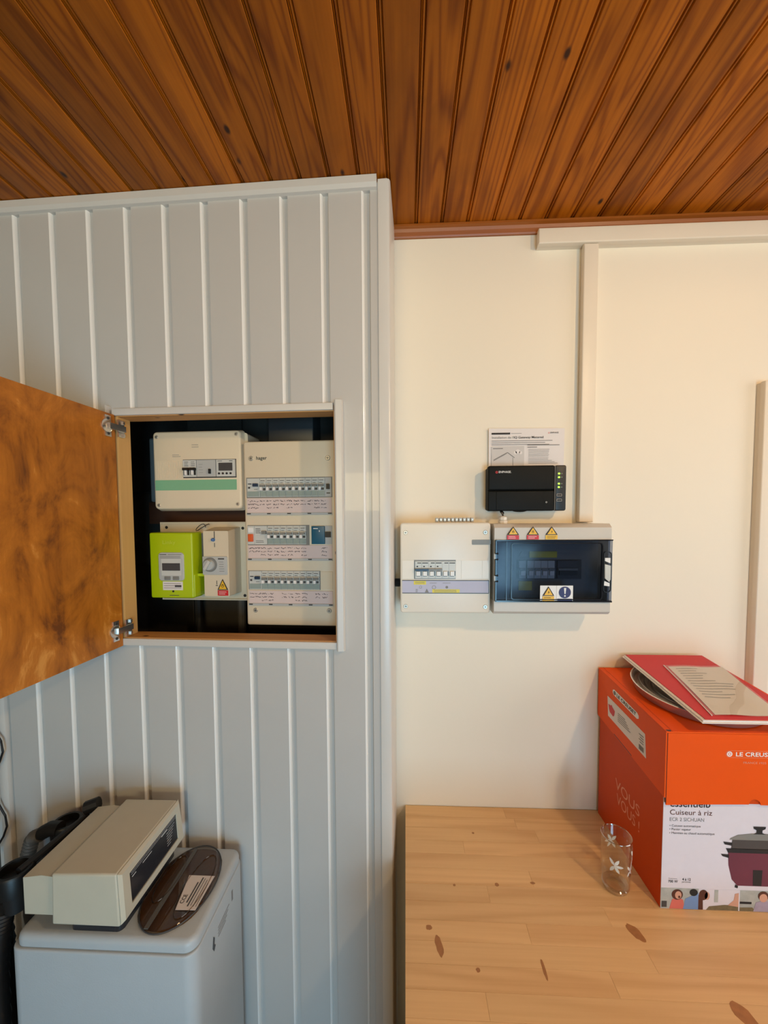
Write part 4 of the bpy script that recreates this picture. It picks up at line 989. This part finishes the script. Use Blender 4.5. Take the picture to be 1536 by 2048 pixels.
def sl_(u, v, h):
    ax, ay = .650 + .1505*u + .043*v, .828 + .221*v - .003*u
    return (ax, ay, fz(ay) + .0088 + h + .0015*math.sin(u*5+v*3)**2)
nu, nv = 8, 10
def sheetmesh(h, u0, u1, v0, v1):
    vs = [sl_(u0+(u1-u0)*i/nu, v0+(v1-v0)*j/nv, h) for j in range(nv+1) for i in range(nu+1)]
    return MB().add(vs, [(j*(nu+1)+i, j*(nu+1)+i+1, (j+1)*(nu+1)+i+1, (j+1)*(nu+1)+i) for j in range(nv) for i in range(nu)])
shm = ST.part('sheet', sheetmesh(.0002, .06, .98, .02, .98), M_paper)
pp = MB(); r3 = random.Random(4)
for v in [.93-.055*i for i in range(12)]:
    a, b = .16, .16+r3.uniform(.25, .7)
    q = [sl_(a+(b-a)*k/5, v, .0008) for k in range(6)]; q2 = [sl_(a+(b-a)*k/5, v-.010, .0008) for k in range(6)]
    pp.add(q+q2, [(k, k+1, 7+k, 6+k) for k in range(5)])
ST.part('print', pp, M_grink, shm, recalc=False)
ST.part('film', sheetmesh(.0016, 0, 1, 0, 1), M_clear)
ST.part('edge', MB().tube([sl_(0, v/10, .0012) for v in range(11)], .0012, 6), M_whst)

# ------------------------------------------------------------------ drinking glass with engraved leaves
gc = (.4915, .888, TZ+.0004)
TG = Thing('drinking_glass', 'empty tumbler engraved with white leaves on the pine table', 'glass', gc, False)
gp = [(.0005, .0), (.022, .0), (.0265, .002), (.0290, .010), (.0312, .050), (.0325, .126), (.0320, .1272), (.0312, .126), (.0299, .050), (.0275, .014), (.020, .0085), (.0005, .0075)]
TG.part('tumbler', MB().lathe(gp, gc, 48), M_glass)
M_gedge = clear('glass_edge', (.88, .86, .82, 1), gloss=.5, facing=1.0)
TG.part('rim', MB().lathe([(.0312, .1262), (.0318, .1276), (.0327, .1262), (.0318, .1248), (.0312, .1262)], gc, 48), M_gedge)
TG.part('base', MB().lathe([(.0200, .0012), (.0265, .0022), (.0292, .0105), (.0268, .0125), (.0195, .0082), (.0200, .0012)], gc, 48), M_gedge)
def leafdecal(a0, zc, s):
    mb = MB()
    for ang in (0, 62, -58, 125, -120):
        pts = []
        for u, v in ((0, 0), (.35, .17), (.7, .15), (1, 0), (.7, -.15), (.35, -.17)):
            px = s*(u*math.cos(math.radians(ang)) - v*math.sin(math.radians(ang))); pz = s*(u*math.sin(math.radians(ang)) + v*math.cos(math.radians(ang)))
            rad = .0290 + (.0325-.0290)*max(0, (zc+pz-.01))/.116 + .0007
            a = a0 + px/rad; pts.append((gc[0]+rad*math.cos(a), gc[1]+rad*math.sin(a), gc[2]+zc+pz))
        mb.add(pts, [tuple(range(6))])
    return mb
for a0, zc, s in ((-2.15, .074, .019), (-.55, .092, .022), (-1.0, .064, .015), (1.4, .085, .018)):
    TG.part('engraved_leaf', leafdecal(a0, zc, s), M_frost, recalc=False)

# ------------------------------------------------------------------ water softener
WS = Thing('water_softener', 'white cabinet water softener with a boxy beige control head and smoked oval lid', 'water softener', (-.65, .84, 0), False)
WS.part('cabinet', MB().hplate(-.824, -.428, .716, .952, .716, 0.0, .026, .004), M_soft)
WS.part('seam', MB().hplate(-.816, -.432, .722, .946, .7205, .710, .024), M_mid)
WS.part('top_cover', MB().hplate(-.815, -.430, .720, .949, .742, .7195, .024, .012), M_soft)
oc = (-.522, .838, .7422)
sl = WS.part('salt_lid', MB().add(*(lambda n: ([(oc[0]+.074*k*math.cos(t_*2*math.pi/n), oc[1]+.107*k*math.sin(t_*2*math.pi/n), oc[2]+h) for k, h in ((1, .0004), (1, .004), (.975, .0065), (.90, .0070), (.45, .0074), (.02, .0076)) for t_ in range(n)], [(a*n+i, a*n+(i+1) % n, (a+1)*n+(i+1) % n, (a+1)*n+i) for a in range(5) for i in range(n)]))(64)), M_brown, label='smoked brown oval lid')
def oval(sx_, sy_, cx_, cy_, z_, tk, n=48, mat=None):
    pts = [(cx_+sx_*math.cos(i*2*math.pi/n), cy_+sy_*math.sin(i*2*math.pi/n), z_) for i in range(n+1)]
    return MB().tube(pts, tk, 6, False)
WS.part('lid_rim', oval(.0742, .1072, oc[0], oc[1], oc[2]+.0035, .0016), M_pgrey, sl)
WS.part('moulded_ridge', oval(.026, .078, -.489, .836, oc[2]+.0085, .0013), M_brown, sl)
WS.part('moulded_ridge', oval(.020, .060, -.560, .850, oc[2]+.0085, .0013), M_brown, sl)
WS.part('bar', MB().box(-.546, -.537, .736, .930, oc[2]+.0074, oc[2]+.0092), M_hose, sl)
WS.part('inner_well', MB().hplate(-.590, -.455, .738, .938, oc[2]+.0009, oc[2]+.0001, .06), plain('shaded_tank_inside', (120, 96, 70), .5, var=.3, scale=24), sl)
zl = oc[2]+.0090
lb = WS.part('label', MB().poly([(-.503, .776, zl), (-.459, .777, zl), (-.456, .857, zl), (-.518, .857, zl)], (0, 0, -.0006)), M_paper, sl)
flat = lambda x, y: (lambda u, v: (x - v, y + u, zl + .0004))
WS.text('CCE', M_ink, flat(-.494, .790), width=.020, bold=.02, parent=sl, height=.009)
pp = MB()
for i, (a, b, hgt) in enumerate(((.792, .840, .0030), (.784, .852, .0030), (.786, .850, .0014), (.784, .846, .0014), (.784, .838, .0012))):
    x = -.487 + .0062*i; pp.add([(x-hgt/2, a, zl+.0004), (x+hgt/2, a, zl+.0004), (x+hgt/2, b, zl+.0004), (x-hgt/2, b, zl+.0004)], [(0,1,2,3)])
WS.part('print', pp, M_pgrey, sl, recalc=False)
# maker's mark on the end that faces the table
ex_ = -.4277
WS.part('emblem', MB().poly([(ex_, y, z) for y, z in ((.790, .676), (.796, .668), (.794, .655), (.799, .648), (.792, .640), (.786, .652), (.788, .664))], (.0004, 0, 0)), M_pgrey)
pp = MB()
for i in range(4): pp.box(ex_, ex_+.0004, .812, .866-.006*i, .672-.007*i, .6735-.007*i)
pp.box(ex_, ex_+.0004, .880, .886, .665, .690)
WS.part('print', pp, M_grink)
# control head: black foot, rear housing, main housing with its slanted display
hd = WS.part('control_head', MB().add(*(lambda r0, r1: ([p for p in r0]+[p for p in r1], [(3,2,1,0), (4,5,6,7)]+[(i, (i+1) % 4, 4+(i+1) % 4, 4+i) for i in range(4)]))(
        [(-.722, .714, .776), (-.579, .714, .776), (-.579, .936, .776), (-.722, .936, .776)],
        [(-.722, .718, .880), (-.585, .718, .884), (-.585, .926, .884), (-.722, .930, .880)])), M_cream, label='beige control head with a black display')
bv = hd.modifiers.new('bevel', 'BEVEL'); bv.width = .004; bv.segments = 3; bv.limit_method = 'ANGLE'
rh = WS.part('rear_housing', MB().add([(-.792, .727, .783), (-.7225, .727, .783), (-.7225, .930, .783), (-.792, .930, .783), (-.792, .727, .862), (-.752, .727, .868), (-.7225, .727, .865), (-.792, .922, .862), (-.752, .922, .868), (-.7225, .922, .865)],
        [(0,3,2,1), (0,1,6,5,4), (4,5,8,7), (5,6,9,8), (7,8,9,2,3), (0,4,7,3), (1,2,9,6)]), M_cream, hd)
WS.part('foot', MB().hplate(-.705, -.592, .735, .925, .7758, .7424, .012), M_panel, hd)
def hx(z): return -.5788 - (z-.776)*.0555
bz = MB()
yo0, yo1, zo0, zo1 = .7165, .9335, .779, .883; yi0, yi1, zi0, zi1 = .744, .908, .797, .862
o_ = [(yo0, zo0), (yo1, zo0), (yo1-.006, zo1), (yo0+.002, zo1)]; i_ = [(yi0, zi0), (yi1, zi0), (yi1, zi1), (yi0, zi1)]
vs = [(hx(z)+.001, y, z) for y, z in o_] + [(hx(z)+.007, y+(.006 if k in (0, 3) else -.006), z+(.005 if k < 2 else -.005)) for k, (y, z) in enumerate(o_)] + [(hx(z)+.006, y, z) for y, z in i_] + [(hx(z)+.003, y, z) for y, z in i_]
fs = []
for L_ in range(3):
    for k in range(4): fs.append((L_*4+k, L_*4+(k+1) % 4, L_*4+4+(k+1) % 4, L_*4+4+k))
WS.part('bezel', bz.add(vs, fs), M_cream, hd)
dp = WS.part('display_panel', MB().poly([(hx(z)+.0032, y, z) for y, z in i_], (.0006, 0, 0)), M_panel, hd)
pp = MB()
def pl_(y0, y1, z, h):
    x = hx(z)+.0044; pp.add([(x, y0, z-h/2), (x, y1, z-h/2), (x, y1, z+h/2), (x, y0, z+h/2)], [(0,1,2,3)])
for a in ((.750, .905, .857, .0006), (.750, .905, .853, .0006), (.785, .815, .847, .0016), (.850, .872, .850, .0022), (.875, .900, .846, .0008), (.752, .764, .847, .0018)) : pl_(*a)
for i in range(6): pl_(.868, .896-.003*i, .841-.006*i, .0010)
WS.part('print', pp, M_whst, hd, recalc=False)

# plumbing behind the softener
BV = Thing('bypass_valve', 'black bypass valve with round caps between softener and wall', 'valve', (-.86, .86, .74), False)
for x, z in ((-.836, .835), (-.826, .812)):
    BV.part('pipe', MB().tube([(x-.012, .770, z-.004), (x+.012, .925, z)], .0085, 10), M_rub)
for c in ((-.862, .775, .828), (-.880, .925, .815)):
    cap_ = BV.part('cap', MB().lathe([(.026, -.045), (.034, -.04), (.035, 0.0), (.032, .006), (.026, .006), (.024, -.010), (.0005, -.012)], c, 24), M_black)
    BV.part('collar', MB().lathe([(.020, -.085), (.022, -.045), (.030, -.040)], c, 16), M_rub, cap_)
BV.part('union', MB().tube([(-.880, .905, .815), (-.905, .905, .815), (-.93, .91, .80)], .017, 12), M_rub)
BV.part('union', MB().tube([(-.828, .925, .855), (-.800, .935, .862)], .016, 10), M_rub)
BV.part('manifold', MB().tube([(-.862, .775, .80), (-.868, .85, .775), (-.880, .925, .79)], .016, 10), M_rub)
BV.part('stem', MB().tube([(-.868, .85, .775), (-.868, .85, .60), (-.868, .85, .003)], .012, 10), M_rub)
def corr(name, pts, r, mat, label, group=None):
    out = []; rad = []
    for a, b in zip(pts, pts[1:]):
        for k in range(10):
            out.append(tuple(a[i]+(b[i]-a[i])*k/10 for i in range(3))); rad.append(r*(1.0 if k % 2 else .88))
    out.append(pts[-1]); rad.append(r)
    return single(name, MB().tube(out, rad, 12), mat, label, 'hose', pts[-1])
corr('corrugated_hose', [(-.935, .91, .795), (-.965, .915, .78), (-.985, .92, .73), (-.99, .925, .60), (-.985, .93, .30), (-.98, .93, .006)], .017, M_hose, 'grey corrugated hose dropping from the bypass valve')
corr('corrugated_hose', [(-.886, .770, .742), (-.892, .765, .70), (-.898, .76, .60), (-.900, .76, .40), (-.900, .76, .006)], .020, M_rub, 'black corrugated hose close to the left side of the softener')
corr('corrugated_hose', [(-.945, .80, .72), (-.950, .81, .60), (-.945, .82, .40), (-.94, .82, .006)], .030, M_rub, 'thick black corrugated pipe rising from the floor left of the softener')
corr('corrugated_hose', [(-1.01, .84, .78), (-1.03, .85, .60), (-1.03, .86, .30), (-1.02, .86, .006)], .026, M_rub, 'black corrugated pipe standing nearest the side wall')
single('brine_tube', MB().tube([(-.838, .712, .735), (-.846, .708, .70), (-.852, .704, .62), (-.856, .704, .4), (-.856, .704, .004)], .004, 8), M_hose, 'thin grey tube running down beside the softener cabinet', 'tube', (-.856, .704, 0))
for k, (dx, amp, lab) in enumerate(((-1.078, .022, 'black cable hanging in a loop at the end of the clad wall'), (-1.098, .012, 'thin black cable hanging straight beside the corner bead'))):
    pts = [(dx + amp*math.sin(i*.9+k), -.020-.006*k, 1.24-.03*i) for i in range(20)]
    single('hanging_cable', MB().tube(pts, .0026, 8), M_rub, lab, 'cable', (dx, -.02, .67), True)

# ------------------------------------------------------------------ ceiling lamp of the room (behind the photographer)
lc = (.94, -.12, ZC)
CL = Thing('pendant_lamp', 'enamelled pendant lamp hanging from the wooden ceiling', 'lamp', lc, False)
CL.part('ceiling_rose', MB().lathe([(.0005, -.0005), (.04, -.0005), (.04, -.012), (.0005, -.016)], lc, 24), M_whst)
CL.part('shade', MB().lathe([(.022, -.016), (.032, -.03), (.10, -.08), (.165, -.165), (.161, -.165), (.096, -.085), (.028, -.036), (.018, -.02)], lc, 40), M_whst)  # unseen, added to keep the bulb's direct light off the ceiling
CL.part('bulb', MB().lathe([(.0005, -.150), (.018, -.145), (.027, -.120), (.022, -.09), (.012, -.06), (.012, -.03)], lc, 20), glow('warm_bulb', (255, 226, 190), 4.0))
pl2 = bpy.data.lights.new('lamp_bulb', 'POINT'); pl2.energy = 27; pl2.color = (1.0, .67, .34); pl2.shadow_soft_size = .035
po = bpy.data.objects.new('lamp_bulb', pl2); COL.objects.link(po); po.parent = CL.o; po.location = (0, 0, -.19)
